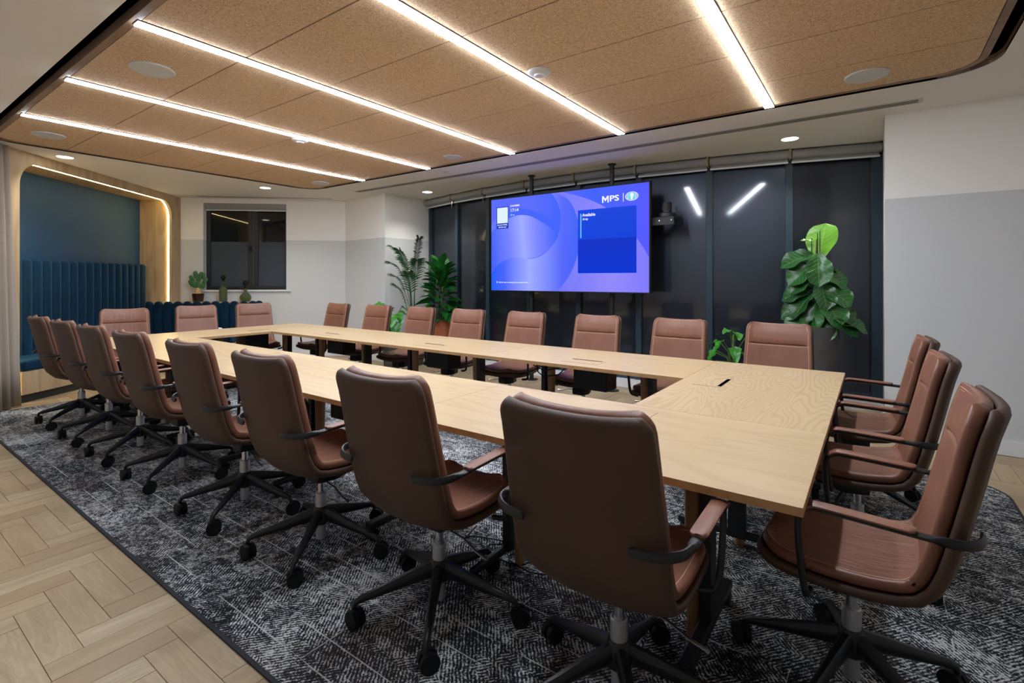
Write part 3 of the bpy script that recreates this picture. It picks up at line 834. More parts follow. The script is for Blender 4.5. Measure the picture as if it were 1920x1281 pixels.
def put(x, y, rz, label, group):
    global first
    if first: o = ch0; first = False
    else: o = copy_tree(ch0)
    o.location = (x, y, ZF+.0005); o.rotation_euler = (0, 0, rz); o['label'] = label; o['group'] = group
    chairs.append(o); return o
R = math.radians
for x, n_ in zip(near, names): put(x, 1.487, 0, n_, G1)
far = [-6.07, -5.21, -4.43, -3.67, -2.90, -2.09, -1.34, -.59]
fn = ['leftmost chair of the window-side row, in front of the pale wall', 'second chair from left in the window-side row, left of the monstera', 'third chair from left in the window-side row, before the palm', 'fourth chair from left in the window-side row, right of the terracotta pot', 'fifth chair from left in the window-side row, under the screen', 'third chair from right in the window-side row, under the screen edge', 'second chair from right in the window-side row', 'rightmost chair of the window-side row, before the tall grey planter']
for k, (x, n_) in enumerate(zip(far, fn)): put(x, 3.985, math.pi+R([0, 1, -1, 2, 0, 1, -1, 0][k]), 'brown '+n_, 'chairs along the window side of the table')
G3 = 'chairs at the left end of the table'
put(-6.63, 1.98, R(-90-16), 'brown leather chair at the left table end, closest to the camera', G3)
put(-6.74, 2.78, R(-90-14), 'brown leather chair at the left table end, the middle of three', G3)
put(-6.72, 3.50, R(-90-14), 'brown leather chair at the left table end, closest to the pale wall', G3)
G4 = 'chairs at the right end of the table'
put(-.06, 1.98, R(90-3), 'brown leather chair at the right table end, closest to the camera', G4)
put(-.065, 2.90, R(90), 'brown leather chair at the right table end, the middle of three', G4)
put(-.07, 3.68, R(90), 'brown leather chair at the right table end, closest to the windows', G4)

# ------------------------------------------------------------ display
TVX0, TVX1, TVZ0, TVZ1, TVY = -4.345, -2.052, 1.185, 2.468, 5.52
tv = empty('display_screen', ((TVX0+TVX1)/2, TVY, (TVZ0+TVZ1)/2), label='large wall-size display showing a blue meeting room screen', cat='screen')
TW, TH = TVX1-TVX0, TVZ1-TVZ0
bevel(MB().box(-TW/2, TW/2, 0, .06, -TH/2, TH/2).obj('bezel', 'black_plastic', tv), .004)
SWd, SH = TW-.03, TH-.03
def screen_mat(name, c0, c1, ang, p0, p1, extra=None):
    """flat lit picture colour with a linear ramp c0->c1 across the screen"""
    t = NT(name); t.set((0, 0, 0, 1), 0.35, spec=0.1)
    sp = t.n('ShaderNodeSeparateXYZ', {0: t.n('ShaderNodeTexCoord').outputs['Object']})
    v = t.math('ADD', t.math('MULTIPLY', sp.outputs[0], math.cos(ang)), t.math('MULTIPLY', sp.outputs[2], math.sin(ang)))
    v = t.n('ShaderNodeMapRange', {0: v, 1: p0, 2: p1}).outputs[0]
    c = t.ramp(v, extra or [(0, c0), (1, c1)])
    t.link(c, t.b.inputs['Emission Color']); t.b.inputs['Emission Strength'].default_value = SCREEN
    M[name] = t.m
X = lambda u: -SWd/2+u*SWd
Zv = lambda v: SH/2-v*SH      # v runs down from the top
screen_mat('screen_base', 0, 0, 0, -SWd/2, SWd/2, [(0, (70, 100, 255)), (.12, (106, 126, 255)), (.3, (158, 168, 255)), (.5, (112, 122, 250)), (.62, (70, 104, 250)), (.75, (110, 116, 248)), (1, (140, 136, 252))])
screen_mat('screen_disc', 0, 0, 0, -SWd/2, SWd/2, [(0, (88, 106, 255)), (.3, (86, 104, 248)), (.5, (56, 96, 250))])
screen_mat('screen_ring', 0, 0, 0, -SWd/2, SWd/2, [(0, (104, 122, 250)), (.12, (66, 98, 246)), (.5, (60, 98, 255))])
screen_mat('screen_inner', 0, 0, .1, -SWd/2, SWd/2, [(0, (66, 98, 250)), (.14, (116, 132, 255)), (.24, (158, 170, 255)), (.33, (126, 136, 255)), (.47, (58, 98, 250))])
screen_mat('screen_lilac', 0, 0, 0, -SWd/2, SWd/2, [(.45, (112, 116, 252)), (.6, (124, 126, 250)), (.8, (146, 138, 252)), (1, (128, 122, 252))])
screen_mat('screen_lilac2', 0, 0, 0, -SWd/2, SWd/2, [(.5, (120, 122, 250)), (.7, (134, 136, 252)), (.9, (150, 142, 255))])
screen_mat('screen_corner', 0, 0, 0, -SWd/2, SWd/2, [(.5, (90, 104, 250)), (.7, (58, 94, 252)), (1, (84, 88, 254))])
screen_mat('screen_bluelow', 0, 0, 0, -SWd/2, SWd/2, [(0, (30, 94, 255)), (.1, (74, 102, 252)), (.28, (158, 172, 255)), (.5, (84, 104, 250)), (.6, (66, 98, 250))])
screen_mat('panel_top', 0, 0, 0, -SWd/2, SWd/2, [(0, (0, 68, 232)), (1, (0, 62, 218))])
screen_mat('panel_low', 0, 0, math.pi/2, -SH/2, SH/2, [(0, (0, 54, 220)), (.6, (0, 44, 196)), (1, (0, 44, 196))])
screen_mat('screen_white', 0, 0, 0, -1, 1, [(0, (248, 250, 255)), (1, (248, 250, 255))])
screen_mat('screen_pale', 0, 0, 0, -1, 1, [(0, (222, 242, 255)), (1, (222, 242, 255))])
screen_mat('screen_cyan', 0, 0, 0, -1, 1, [(0, (110, 206, 255)), (1, (110, 206, 255))])
screen_mat('screen_teal', 0, 0, 0, -1, 1, [(0, (90, 228, 240)), (1, (90, 228, 240))])
screen_mat('screen_navy', 0, 0, 0, -1, 1, [(0, (14, 50, 190)), (1, (14, 50, 190))])
screen_mat('screen_mist', 0, 0, 0, -1, 1, [(0, (150, 180, 250)), (1, (150, 180, 250))])
layer = [0]
def spoly(name, mat, pts):
    layer[0] += 1
    y = -.0004-.00025*layer[0]
    pts = [(min(max(u, 0), 1), min(max(v, 0), 1)) for u, v in pts]
    vs = [(X(u), y, Zv(v)) for u, v in pts]
    n = len(vs); ar = sum(vs[i][0]*vs[(i+1) % n][2]-vs[(i+1) % n][0]*vs[i][2] for i in range(n))
    idx = tuple(range(n)) if ar > 0 else tuple(range(n-1, -1, -1))
    m = MB(); m.add(vs, [idx]); return m.obj(name, mat, tv)
def bez(P, n=10): return catmull(P, n)
spoly('screen_image', 'screen_base', [(0, 0), (1, 0), (1, 1), (0, 1)])
# sweeping bands, left to right (u, v from a frontal reading of the picture)
spoly('screen_image', 'screen_lilac', bez([(.52, 0), (.60, .18), (.64, .42), (.61, .70), (.54, .90), (.47, 1)])+[(1, 1), (1, 0)])
spoly('screen_image', 'screen_bluelow', [(0, 1)]+bez([(0, .82), (.05, .72), (.13, .655), (.22, .64), (.30, .665), (.38, .60), (.45, .46), (.49, .28), (.47, .10), (.43, 0)])+bez([(.50, 0), (.575, .18), (.61, .40), (.60, .62), (.545, .84), (.47, 1)]))
spoly('screen_image', 'screen_lilac2', bez([(.46, 0), (.55, .10), (.60, .30), (.61, .48), (.60, .62), (.56, .80), (.48, 1)])+[(.56, 1)]+bez([(.60, .86), (.645, .66), (.655, .48), (.65, .30), (.62, .15), (.52, 0)]))
spoly('screen_image', 'screen_disc', [(0, 0)]+bez([(.43, 0), (.465, .08), (.488, .20), (.49, .32), (.465, .46), (.41, .58), (.345, .645), (.28, .663), (.21, .64), (.13, .655), (.05, .72), (0, .82)]))
spoly('screen_image', 'screen_ring', bez([(0, .27), (.05, .19), (.12, .13), (.20, .12), (.30, .155), (.38, .21), (.43, .27)])+bez([(.47, .25), (.488, .30), (.47, .44), (.44, .52), (.40, .50), (.42, .36), (.36, .28), (.28, .21), (.19, .195), (.10, .24), (.03, .32), (0, .36)]))
spoly('screen_image', 'screen_inner', bez([(0, .36), (.03, .32), (.10, .24), (.19, .195), (.28, .21), (.36, .28), (.43, .36), (.475, .42), (.44, .53), (.38, .61), (.31, .655), (.24, .655), (.17, .643), (.10, .675), (.04, .735), (0, .82)]))
spoly('screen_image', 'screen_corner', [(.50, 0)]+bez([(.50, 0), (.60, .055), (.70, .13), (.80, .24), (.90, .42), (.96, .56), (1, .68)])+[(1, 0)])
spoly('screen_image', 'screen_bluelow', bez([(.62, 1), (.70, 1), (.74, .90), (.755, .80)])+[(.63, .80), (.60, .88), (.57, 1)]) if False else None
spoly('meeting_panel', 'panel_top', [(.60, .20), (.935, .20), (.935, .82), (.60, .82)])
spoly('meeting_panel', 'panel_low', [(.60, .49), (.935, .49), (.935, .82), (.60, .82)])
spoly('meeting_panel', 'screen_cyan', [(.615, .235), (.6215, .235), (.6215, .475), (.615, .475)])
spoly('code_card', 'screen_navy', [(.040, .085), (.130, .085), (.130, .325), (.040, .325)])
spoly('code_card', 'screen_pale', [(.045, .095), (.125, .095), (.125, .265), (.045, .265)])
spoly('logo_divider', 'screen_white', [(.862, .075), (.8655, .075), (.8655, .155), (.862, .155)])
def ell(cu, cv, ru, rv, n=28): return [(cu+ru*math.cos(2*math.pi*k/n), cv+rv*math.sin(2*math.pi*k/n)) for k in range(n)]
spoly('logo_globe', 'screen_white', ell(.910, .112, .0355, .042))
spoly('logo_globe', 'screen_mist', ell(.910, .112, .0325, .038))
for cu in (.889, .931): spoly('logo_globe', 'screen_white', [(cu-.0012, .085), (cu+.0012, .085), (cu+.0012, .139), (cu-.0012, .139)])
spoly('logo_globe', 'screen_teal', ell(.908, .112, .0185, .034))
spoly('logo_globe', 'screen_white', ell(.911, .100, .010, .017))
spoly('logo_globe', 'screen_white', [(.904, .105), (.919, .105), (.913, .143), (.906, .143)])
def text(s, u, v, size, mat='screen_white', bold=0.0, wfit=None):
    layer[0] += 1
    cu = bpy.data.curves.new('txt', 'FONT'); cu.body = s; cu.size = size; cu.offset = bold; cu.align_x = 'LEFT'; cu.align_y = 'CENTER'; cu.resolution_u = 3
    to = bpy.data.objects.new('screen_text', cu); COL.objects.link(to)
    dg = bpy.context.evaluated_depsgraph_get(); me = bpy.data.meshes.new_from_object(to.evaluated_get(dg))
    bpy.data.objects.remove(to)
    w = max((p.co.x for p in me.vertices), default=1)
    sx = (wfit*SWd/w) if wfit else 1.0
    for p in me.vertices:
        x, y = p.co.x*sx, p.co.y; p.co = (X(u)+x, -.0004-.00025*layer[0], Zv(v)+y)
    me.materials.clear(); me.materials.append(M[mat]); link('screen_text', me, tv)
for q in ([(.745, .086), (.7525, .086), (.7525, .150), (.745, .150)], [(.7755, .086), (.783, .086), (.783, .150), (.7755, .150)],
          [(.745, .086), (.7535, .086), (.768, .124), (.764, .140)], [(.783, .086), (.7745, .086), (.760, .124), (.764, .140)]):
    spoly('logo_letter', 'screen_white', q)
text('PS', .787, .117, .094, bold=.0022, wfit=.054)
text('Available', .628, .252, .050, bold=.0012, wfit=.078)
text('All day', .629, .292, .036, bold=.0006, wfit=.034)
text('22 NOVEMBER', .145, .088, .032, bold=.0008, wfit=.068)
text('17:14', .145, .136, .060, bold=.0008, wfit=.06)
text('28 min', .146, .185, .034, 'screen_pale', wfit=.030)
text('Join your meeting', .049, .283, .026, bold=.0006, wfit=.072)
text('with this room', .056, .308, .026, bold=.0006, wfit=.058)
text('Add this room to a meeting with your personal device', .058, .912, .030, bold=.0004, wfit=.215)
spoly('screen_icon', 'screen_white', [(.044, .900), (.049, .900), (.049, .922), (.044, .922)])

st = empty('display_stand', (-3.165, 5.655, 0), label='black floor-to-ceiling pole stand holding the big display', cat='stand')
for x in (-.585, .585):
    MB().tube([(x, 0, .012), (x, 0, ZC)], .028, 16).obj('pole', 'black_metal', st, True)
    MB().lathe([(.085, 0), (.085, .010), (.03, .016)], 28, (x, 0)).obj('base_plate', 'black_metal', st, True)
    MB().lathe([(.05, ZC-.012), (.05, ZC)], 20, (x, 0)).obj('ceiling_plate', 'black_metal', st, True)
MB().box(.45, 1.36, -.07, -.03, 1.965, 1.9925).obj('camera_arm', 'black_metal', st)
for z in (1.55, 2.1): MB().box(-.8, .8, -.05, -.028, z-.03, z+.03).obj('crossbar', 'black_metal', st)
cs = empty('conference_camera', (-1.92, 5.68, 2.055), label='grey dome conference camera on a black shelf right of the display', cat='camera')
MB().lathe([(.09, .004), (.09, .045), (.06, .055)], 28).obj('base', 'frame_grey', cs, True)
MB().lathe([(.056, .055), (.056, .165), (.052, .172)], 28).obj('head', 'frame_grey', cs, True)
MB().tube([(0, -.05, .10), (0, -.062, .10)], .028, 18).obj('lens', 'black_plastic', cs, True)
MB().tube([(0, 0, .048), (0, 0, .056)], .054, 24).obj('collar', 'aluminium', cs, True)
sh = empty('camera_shelf', (-1.92, 5.68, 1.993), label='black bracket shelf fixed behind the display under the camera', cat='shelf')
bevel(MB().box(-.20, .11, -.09, .09, .045, .062).obj('shelf_plate', 'black_metal', sh), .003)
MB().box(-.20, .11, -.09, -.075, .0, .045).obj('front_rail', 'black_metal', sh)
MB().prism([(-.01, -.01), (.01, -.01), (.01, .01), (-.01, .01)], 0, .12).xf(Matrix.Translation((.085, .06, .062))).obj('upright', 'black_metal', sh)
for x in (-.05, .085): MB().tube([(x, -.09, .022), (x, -.098, .022)], .009, 10).obj('bolt', 'chrome', sh, True)

# ------------------------------------------------------------ booth
A0, A1, ZT, RR = .128, 3.06, 2.64, .26
def contour(e=0.0, n=9):
    a0, a1, zt_, r = A0-e, A1+e, ZT+e, RR+e
    pts = [(a0, z) for z in (0, .5, 1.0, 1.5, 2.0)]
    for k in range(n+1):
        t = math.pi-math.pi/2*k/n; pts.append((a0+r+r*math.cos(t), zt_-r+r*math.sin(t)))
    pts += [(a0+r+(a1-a0-2*r)*k/8, zt_) for k in range(1, 8)]
    for k in range(n+1):
        t = math.pi/2-math.pi/2*k/n; pts.append((a1-r+r*math.cos(t), zt_-r+r*math.sin(t)))
    pts += [(a1, z) for z in (2.0, 1.5, 1.0, .5, 0)]
    return pts
C0 = contour()
outer = []
for a, z in C0:
    if a <= A0+1e-6: outer.append((-.3, z))
    elif a >= A1-1e-6: outer.append((3.33, z))
    elif z >= ZT-1e-6: outer.append((a, ZC))
    elif a < 1: outer.append((-.3, z) if z < ZT-RR*.3 else (a, ZC))
    else: outer.append((3.33, z) if z < ZT-RR*.3 else (a, ZC))
# insert the outer corner cleanly
m = MB()
def strip(C, O, b0, b1):
    n = len(C); vs = []
    for a, z in C: vs += [L3(a, b0, z), L3(a, b1, z)]
    for a, z in O: vs += [L3(a, b0, z), L3(a, b1, z)]
    fs_ = []
    for i in range(n-1):
        c0, c1, o0, o1 = 2*i, 2*i+2, 2*n+2*i, 2*n+2*i+2
        fs_ += [(c0+1, c1+1, o1+1, o0+1), (c0, o0, o1, c1), (c0, c1, c1+1, c0+1), (o0, o0+1, o1+1, o1)]
    return vs, fs_
# split at the corner: repeat the contour point so a corner wedge closes
Cc, Oc = [], []
for i, (c, o) in enumerate(zip(C0, outer)):
    if i and outer[i-1][0] != o[0] and ((outer[i-1][0] == -.3 and o[1] == ZC)):
        Cc.append(C0[i-1]); Oc.append((-.3, ZC))
    if i and outer[i-1][1] == ZC and o[0] == 3.33 and o[1] != ZC:
        Cc.append(C0[i-1]); Oc.append((3.33, ZC))
    Cc.append(c); Oc.append(o)
vs, fs_ = strip(Cc, Oc, -.04, 0.0); m.add(vs, fs_)
portal = empty('trim_3', L3(1.6, 0, 0), kind='structure'); portal['label'] = 'oak portal frame around the blue booth'
child_world(m.obj('portal_face', 'oak_panel'), portal)
for b0, b1 in ((-.268, -.0401), (-.5, -.272)):
    child_world(MB().prism([L(A1+.012, b0), L(A1+.034, b0), L(A1+.034, b1), L(A1+.012, b1)], 0, 2.655).obj('lining_board', 'oak_panel'), portal)
    child_world(MB().prism([L(A0-.012, b0), L(A0-.034, b0), L(A0-.034, b1), L(A0-.012, b1)], 0, 2.655).obj('lining_board', 'oak_panel'), portal)
    child_world(MB().prism([L(A0-.034, b0), L(A1+.034, b0), L(A1+.034, b1), L(A0-.034, b1)], 2.656, 2.68).obj('soffit_board', 'oak_soffit'), portal)
tagp(MB().prism([L(-.3, -.53), L(3.5, -.53), L(3.5, -.5005), L(-.3, -.5005)], 0, ZC).obj('wall_booth', 'navy_paint'), kind='structure')
# LED strip just behind the portal face
t = empty('led_strip', L3(1.6, -.05, 0), label='warm white LED strip tracing the inner edge of the oak booth portal', cat='light strip')
CL = contour(-.002)
m = MB()
for i in range(len(CL)-1):
    (a, z), (a2, z2) = CL[i], CL[i+1]
    d = math.hypot(a2-a, z2-z); nx, nz = (z2-z)/d*.003, -(a2-a)/d*.003
    q = [L3(a, -.046, z), L3(a2, -.046, z2), L3(a2, -.062, z2), L3(a, -.062, z), L3(a+nx*-1, -.046, z+nz*-1), L3(a2-nx, -.046, z2-nz), L3(a2-nx, -.062, z2-nz), L3(a-nx, -.062, z-nz)]
    m.add(q, [(0, 1, 2, 3), (7, 6, 5, 4), (0, 4, 5, 1), (1, 5, 6, 2), (2, 6, 7, 3), (3, 7, 4, 0)])
child_world(m.obj('diffuser', 'led_warm'), t)

# banquette
bq = empty('banquette', L3(1.8, 0, 0), label='navy velvet channel-tufted corner banquette on an oak base', cat='bench')
fr = bez([(.14, .03), (.4, .075), (.75, .12), (1.3, .165), (1.8, .22), (2.15, .36), (2.36, .62), (2.43, .92), (2.43, 1.2)], 5)
def seatpoly(d):
    f = []
    for i, (a, b_) in enumerate(fr):
        p, q = fr[max(i-1, 0)], fr[min(i+1, len(fr)-1)]; tx, ty = q[0]-p[0], q[1]-p[1]; ll = math.hypot(tx, ty)
        f.append((a+ty/ll*d, b_-tx/ll*d))
    return f
def full(d): return [L(a, b_) for a, b_ in seatpoly(d)+[(2.97, 1.2-d*0), (2.97, -.37), (.14, -.37)]]
child_world(MB().prism(full(.05), .0, .09).obj('plinth', 'frame_grey'), bq)
child_world(MB().prism(full(.02), .09, .345).obj('base_panel', 'oak_panel'), bq)
o = MB().prism(full(-.005), .346, .46).obj('seat_cushion', 'navy_velvet'); child_world(o, bq); bevel(o, .03, 4)
def channel(w, h, depth, round_=1.0):
    m = MB(); nu = 13
    us = [-math.cos(math.pi*k/(nu-1)) for k in range(nu)]
    P = []
    for u in us:
        zt_ = h-(w/2)*round_*(1-math.sqrt(max(1-u*u, 0)))
        y = depth*max(1-u*u, 0)**.4
        col = [(u*w/2, 0, 0), (u*w/2, y, 0), (u*w/2, y, zt_*.5), (u*w/2, y, zt_-.035)]
        for k in (30, 60, 90): a = math.radians(k); col.append((u*w/2, y*(.15+.85*math.cos(a)), zt_-.035+.035*math.sin(a)))
        col.append((u*w/2, 0, zt_)); P.append(col)
    m.grid(P, nu, 8); b_ = 0
    m.f = [tuple(reversed(f)) for f in m.f]
    m.f.append(tuple(i*8 for i in range(nu)))
    for i in range(nu-1): m.f.append((i*8, (i+1)*8, (i+1)*8+7, i*8+7))
    return m
ctall = channel(.1455, 1.15, .06, .45).mesh('tall_channel', 'navy_velvet', True, 60)
clow = channel(.1455, .545, .055, 1.0).mesh('low_channel', 'navy_velvet', True, 60)
for k in range(19):
    c = L(.235+.147*k, -.375); child_world(link('tall_channel', ctall, None, (c[0], c[1], .445), RZ_PORTAL), bq)
for k in range(11):
    c = L(2.975, -.30+.147*k); child_world(link('low_channel', clow, None, (c[0], c[1], .445), RZ_WINWALL), bq)
for k, (a, b_, r_) in enumerate(((3.0, 1.30, .5), (3.07, 1.37, 1.1))):
    c = L(a, b_); child_world(link('low_channel', clow, None, (c[0], c[1], .445), RZ_WINWALL+r_), bq)
child_world(MB().prism([L(.14, -.375), L(3.0, -.375), L(3.0, -.495), L(.14, -.495)], 0, 1.56).obj('back_board', 'navy_velvet'), bq)
child_world(MB().prism([L(2.978, -.02), L(3.02, -.02), L(3.02, 1.28), L(2.978, 1.28)], 0, .95).obj('back_board', 'navy_velvet'), bq)
ld = tagp(lprism(3.021, 3.329, .002, 1.30, 0, .972, 'ledge', 'oak_panel'), 'oak ledge behind the low bench back under the small window', 'ledge')
# side table
c = L(1.98, 1.02)
t = empty('side_table', (c[0], c[1], 0), label='small round white side table in front of the banquette', cat='side table')
MB().lathe([(.20, .60), (.225, .605), (.225, .62), (.22, .624)], 40).obj('top', 'white_paint', t, True)
MB().lathe([(.016, .02), (.016, .60)], 16).obj('stem', 'white_paint', t, True)
MB().lathe([(.16, 0), (.16, .010), (.02, .022)], 32).obj('foot', 'white_paint', t, True)

# curtain
cu = empty('curtain', L3(-.4, .16, 0), label='floor-length beige linen curtain at the left edge beside the booth', cat='curtain')
N = 150; P = []
for i in range(N+1):
    a = -.03-1.3*i/N
    col = []
    for z in (.012, .4, 1.2, 2.0, 2.6, 2.73):
        k = .6+.4*(1-z/2.75)
        b_ = .075+.035*k*math.sin(i*.47+.25*math.sin(z))+.012*math.sin(i*1.13+z)
        aa = a+.05*(1-z/2.7)-.09*(z/2.7)*math.exp(-i/25)
        col.append(L3(aa, b_, z))
    P.append(col)
m = MB().grid(P, N+1, 6); o = child_world(m.obj('fabric', 'linen', None, True, 180), cu)
md = o.modifiers.new('thick', 'SOLIDIFY'); md.thickness = .004
child_world(MB().tube([L3(-.1, .075, 2.742), L3(-1.3, .075, 2.742)], .007, 6).obj('track', 'white_paint'), cu)

# ------------------------------------------------------------ plants
def leaf_mesh(ln, wd, mat, droop=.3, cup=.15, wave=.02, kind='fig', n=10):
    """leaf lying along +x, tip at x=ln"""
    P = []; UV = []
    us = [-1, -.8, -.55, -.28, 0, .28, .55, .8, 1]
    for i in range(n+1):
        t = i/n
        if kind == 'fig': w = wd*(math.sin(math.pi*min(t*.98+.02, 1))**.5)*(.62+.5*t) if t < 1 else 0
        elif kind == 'heart': w = wd*(1-t)**.55*(min(t*5, 1)**.5)*1.05
        else: w = wd*math.sin(math.pi*t)**.8
        row = []
        for u in us:
            x = t*ln; z = -droop*ln*t*t+cup*abs(u)**1.5*w+wave*math.sin(t*14+u*2)*abs(u)
            row.append((x, u*w/2, z))
        P.append(row)
    m = MB().grid(P, n+1, len(us))
    me = m.mesh('leaf', mat, True, 180)
    lay = me.uv_layers.new(name='UVMap')
    for p in me.polygons:
        for li in p.loop_indices:
            vi = me.loops[li].vertex_index; i, j = divmod(vi, len(us)); lay.data[li].uv = ((us[j]+1)/2, i/n)
    return me
def place_leaf(me, parent, base, yaw, pitch, roll=0, sc_=1.0, name='leaf'):
    o = link(name, me, parent); o.location = base; o.rotation_euler = (roll, -pitch, yaw); o.scale = (sc_,)*3
    return o
def pot(t, r0, r1, h, mat, soil='soil', rim=.012):
    MB().lathe([(r0, 0), (r1*.98+r0*.02, h*.9), (r1, h), (r1-rim, h), (r1-rim*1.5, h-.04)], 36, close=True).obj('pot', mat, t, True, 30)
    MB().lathe([(r1-rim*1.6, h-.045), (r1-rim*1.6, h-.035)], 24).obj('soil', soil, t)

# fiddle-leaf fig
t = empty('fiddle_leaf_fig', (-.447, 5.66, 0), label='fiddle-leaf fig with big glossy leaves in a tall grey planter', cat='plant')
pot(t, .14, .185, .90, 'concrete_dark')
MB().tube([(0, 0, .86), (.01, 0, 1.2), (-.01, .01, 1.5), (0, 0, 1.74)], [.012, .011, .009, .006], 8).obj('stem', 'stem_brown', t, True)
for sx in (-.05, .0, .02): MB().tube([(sx, .03, .86), (sx+.002, .03, 1.80+sx)], .004, 6).obj('support_cane', 'black_metal', t)
figm = leaf_mesh(.31, .25, 'fig_leaf', .25, .16, .012); figf = leaf_mesh(.37, .31, 'fig_leaf_fresh', .05, .10, .008); figs = leaf_mesh(.13, .06, 'fig_leaf_fresh', .2, .2, .006)
# (height, yaw deg (0 = +x, right), pitch deg up, roll, scale, mesh)
specs = [(1.54, 68, 72, 5, 1.05, figf), (1.72, 178, 12, -20, 1.0, figs), (1.60, -78, -62, 0, 1.05, figm),
         (1.60, 188, -16, -42, 1.0, figm), (1.50, 205, -36, -45, .95, figm), (1.44, 0, -30, 40, .85, figm), (1.40, 200, -35, -45, .85, figm),
         (1.34, -55, -55, 10, .95, figm), (1.26, 176, -14, -50, 1.0, figm), (1.30, -10, -30, 45, 1.0, figm), (1.22, -150, -42, -15, 1.0, figm),
         (1.22, -32, -48, 25, 1.15, figm), (1.12, 185, -22, -50, 1.05, figm), (1.13, -105, -58, 0, .95, figm), (1.12, 2, -22, 45, 1.05, figm),
         (1.02, 212, -28, -30, 1.0, figm), (1.02, -62, -48, 5, .95, figm), (1.0, -14, -18, 25, 1.1, figm), (1.05, 165, -12, -40, 1.0, figm),
         (.99, 4, -8, 20, 1.25, figm), (1.16, 80, -10, 0, 1.0, figm), (1.45, 100, 0, 0, .9, figm), (1.0, 120, -10, 0, .9, figm), (1.5, 30, -20, 30, .6, figm)]
for h, yw, pi_, rl, s_, me in specs:
    a = R(yw); place_leaf(me, t, (.03*math.cos(a), .03*math.sin(a), h), a, R(pi_), R(rl), s_)

# glossy dark plant in terracotta
def bush(name, loc, potspec, label, leaf, count, rad, z0, z1, seed, stem='stem_green', lean=1.0, szr=(.8, 1.2)):
    rnd = random.Random(seed)
    t = empty(name, loc, label=label, cat='plant'); pot(t, *potspec)
    hp = potspec[2]
    nst = 7
    for k in range(nst):
        a = 2*math.pi*k/nst+rnd.random(); rr = rad*.45*rnd.random(); zt_ = z1-.25*(z1-z0)*rnd.random()
        MB().tube([(0.02*math.cos(a), .02*math.sin(a), hp-.05), (rr*.6*math.cos(a), rr*.6*math.sin(a), (hp+zt_)/2), (rr*math.cos(a), rr*math.sin(a), zt_-.08)], .006, 6).obj('stem', stem, t, True)
    for k in range(count):
        a = k*2.39996+rnd.random()*.5; z = z0+(z1-z0)*((k+.5)/count)
        f = (z-z0)/(z1-z0); rr = rad*(.25+.35*rnd.random())*(1-.4*f)
        place_leaf(leaf, t, (rr*math.cos(a), rr*math.sin(a), z-.06), a, R(-12+70*f*lean+rnd.uniform(-18, 18)), R(rnd.uniform(-30, 30)), rnd.uniform(*szr))
    return t
dk = leaf_mesh(.21, .11, 'dark_leaf', .25, .2, .004, 'ell')
bush('glossy_shrub', (-5.46, 5.67, 0), (.15, .20, .735, 'terracotta'), 'dark glossy leafy plant in a round terracotta pot by the windows', dk, 110, .27, .80, 1.60, 3, szr=(.85, 1.35))
mon = leaf_mesh(.24, .20, 'monstera_leaf', .35, .12, .012, 'heart')
def stalky(name, loc, potspec, label, leaf, specs_):
    t = empty(name, loc, label=label, cat='plant'); pot(t, *potspec); hp = potspec[2]
    for yw, r, z, pit, s_ in specs_:
        a = R(yw); tip = (r*math.cos(a), r*math.sin(a), z)
        MB().tube([(0, 0, hp-.05), (tip[0]*.35, tip[1]*.35, (hp+z)/2+.05), tip], .005, 6).obj('stem', 'stem_green', t, True)
        place_leaf(leaf, t, tip, a, R(pit), R(random.uniform(-20, 20)), s_)
    return t
stalky('monstera', (-5.98, 5.16, 0), (.12, .15, .40, 'concrete_dark'), 'bright green monstera with arching leaves in front of the palm', mon,
       [(235, .2, .80, -45, 1.0), (270, .22, .70, -60, .9), (-40, .2, .82, -35, .9), (255, .14, .98, 0, .8), (200, .16, .86, -35, 1.0), (150, .12, .92, -10, .8), (250, .15, .78, -50, 1.0), (300, .12, .90, -20, .9), (20, .16, .93, -20, .9), (60, .1, .85, -10, .8), (330, .2, .72, -55, 1.0), (-70, .17, .66, -45, 1.0), (180, .2, .66, -50, .8), (225, .1, .95, 5, .7), (350, .15, .84, -40, .8)])
stalky('pothos', (-1.20, 5.62, 0), (.12, .15, .38, 'concrete_dark'), 'small bright green leafy plant beside the tall grey planter', leaf_mesh(.20, .15, 'monstera_leaf', .35, .12, .01, 'heart'),
       [(180, .14, .70, -25, 1.0), (200, .16, .60, -45, 1.0), (240, .14, .72, -25, .9), (290, .12, .66, -40, .9), (160, .2, .56, -30, .9), (-60, .08, .80, 0, .9), (20, .12, .74, -20, 1), (330, .12, .60, -45, 1), (220, .18, .50, -50, .9), (100, .1, .76, -10, .9), (260, .06, .82, 10, .8)])
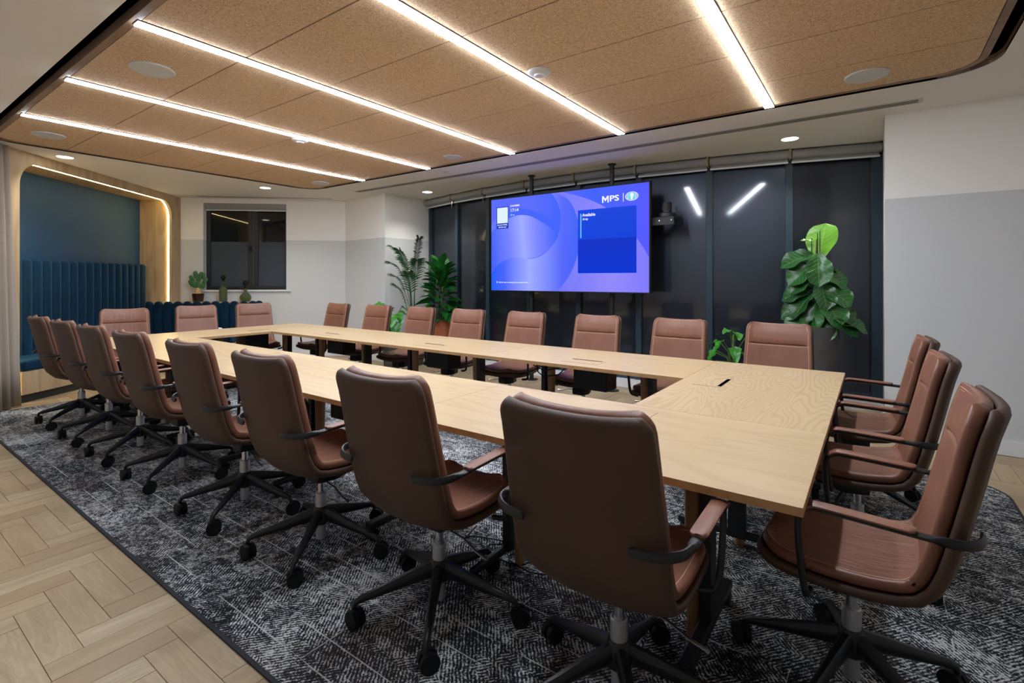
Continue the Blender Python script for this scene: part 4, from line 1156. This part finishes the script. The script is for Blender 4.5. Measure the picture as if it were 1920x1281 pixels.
# kentia palm
t = empty('kentia_palm', (-5.93, 5.55, 0), label='tall kentia palm with feathery fronds against the return wall', cat='plant')
pot(t, .15, .18, .36, 'concrete_dark')
rnd = random.Random(5)
def frond(yaw, z_end, reach, droopend, ln_leaf=.30):
    a = R(yaw); c_, s_ = math.cos(a), math.sin(a)
    pts = catmull([(0, 0, .34), (.02*c_, .02*s_, .75), (reach*.28*c_, reach*.28*s_, z_end-.50), (reach*.62*c_, reach*.62*s_, z_end-.18), (reach*c_, reach*s_, z_end-droopend)], 9)
    m = MB(); m.tube(pts, [.007-.005*i/len(pts) for i in range(len(pts))], 5)
    n0 = int(len(pts)*.60)
    for i in range(n0, len(pts)):
        p = Vector(pts[i]); q = Vector(pts[min(i+1, len(pts)-1)]); d = (q-Vector(pts[i-1])).normalized()
        f = (i-n0)/(len(pts)-n0)
        for sd in (-1, 1):
            side = d.cross(Vector((0, 0, 1))).normalized()*sd
            dirv = (side*.85+d*.8+Vector((0, 0, .08))).normalized()
            ln = ln_leaf*(1-.5*abs(f-.4))*rnd.uniform(.8, 1.1); w = .0105
            nrm = dirv.cross(d).normalized(); wv = dirv.cross(nrm).normalized()*w
            k = []
            for tt, ww in ((0, .3), (.25, 1), (.5, 1), (.75, .7), (1, 0.05)):
                c = p+dirv*ln*tt+Vector((0, 0, -.40*ln*tt*tt)); k += [c-wv*ww, c+wv*ww]
            m.add(k, [(0, 1, 3, 2), (2, 3, 5, 4), (4, 5, 7, 6), (6, 7, 9, 8)])
    return m.obj('frond', 'palm_leaf', t, True, 180)
for yw, ze, re, dr, ll in ((212, 1.92, .34, .05, .24), (235, 1.70, .36, .08, .24), (215, 1.50, .32, .08, .22), (20, 1.95, .10, -.04, .26), (255, 1.82, .24, .02, .26), (330, 1.68, .26, .04, .24), (300, 1.50, .26, .05, .24), (240, 1.32, .28, .06, .22), (200, 1.72, .22, 0.04, .20)): frond(yw, ze, re, dr, ll)

# cactus and bottles on the ledge
c = L(3.17, .36)
t = empty('potted_cactus', (c[0], c[1], .973), label='prickly pear cactus in a shiny dark brown pot on the ledge', cat='plant')
MB().lathe([(.075, 0), (.085, .06), (.092, .135), (.088, .138), (.084, .12)], 32).obj('pot', 'glazed_brown', t, True)
MB().lathe([(.083, .118), (.083, .122)], 24).obj('soil', 'cactus_soil', t)
MB().lathe([(.055, .12), (.05, .16), (.035, .215), (.018, .235)], 16).obj('woody_base', 'cactus_soil', t, True)
padm = MB()
def pad(loc, yaw, tilt, w, h):
    m = MB(); m.lathe([(.25, -.5), (.4, -.42), (.5, 0), (.42, .35), (.22, .48), (.08, .5)], 16)
    m.xf(Matrix.Translation(loc) @ Matrix.Rotation(yaw, 4, 'Z') @ Matrix.Rotation(tilt, 4, 'Y') @ Matrix.Translation((0, 0, h/2)) @ Matrix.Diagonal((w, .022, h, 1)))
    m.obj('pad', 'cactus_green', t, True)
camdir = R(35)
for dx, z, tl, w, h in ((0, .20, 0, .085, .15), (-.05, .24, -.35, .08, .13), (.06, .22, .4, .08, .12), (0, .33, .1, .085, .14), (-.075, .35, -.6, .07, .11), (.03, .38, .25, .08, .13), (.09, .31, .5, .07, .11), (-.03, .40, -.2, .08, .12), (-.09, .26, -.5, .07, .12), (.085, .38, .15, .06, .11)):
    pad((dx*math.cos(camdir), dx*math.sin(camdir), z), camdir+.2, tl, w, h)
c = L(3.17, .76)
t = empty('glass_bottle', (c[0], c[1], .973), label='tall straight green glass bottle with round stopper on the ledge', cat='bottle')
MB().lathe([(.06, .0), (.062, .01), (.062, .20), (.05, .235), (.022, .26), (.018, .34)], 28).obj('body', 'green_glass', t, True)
MB().lathe([(.02, .341), (.014, .36), (.034, .385), (.040, .41), (.034, .435), (.012, .45)], 20).obj('stopper', 'smoke_glass', t, True)
c = L(3.17, 1.12)
t = empty('glass_decanter', (c[0], c[1], .973), label='squat round green glass decanter with dark ball stopper on the ledge', cat='bottle')
MB().lathe([(.055, .0), (.08, .02), (.092, .06), (.085, .10), (.055, .135), (.026, .165), (.020, .215)], 32).obj('body', 'green_glass', t, True)
MB().lathe([(.024, .216), (.022, .26), (.04, .285), (.047, .32), (.038, .35), (.012, .365)], 20).obj('stopper', 'smoke_glass', t, True)
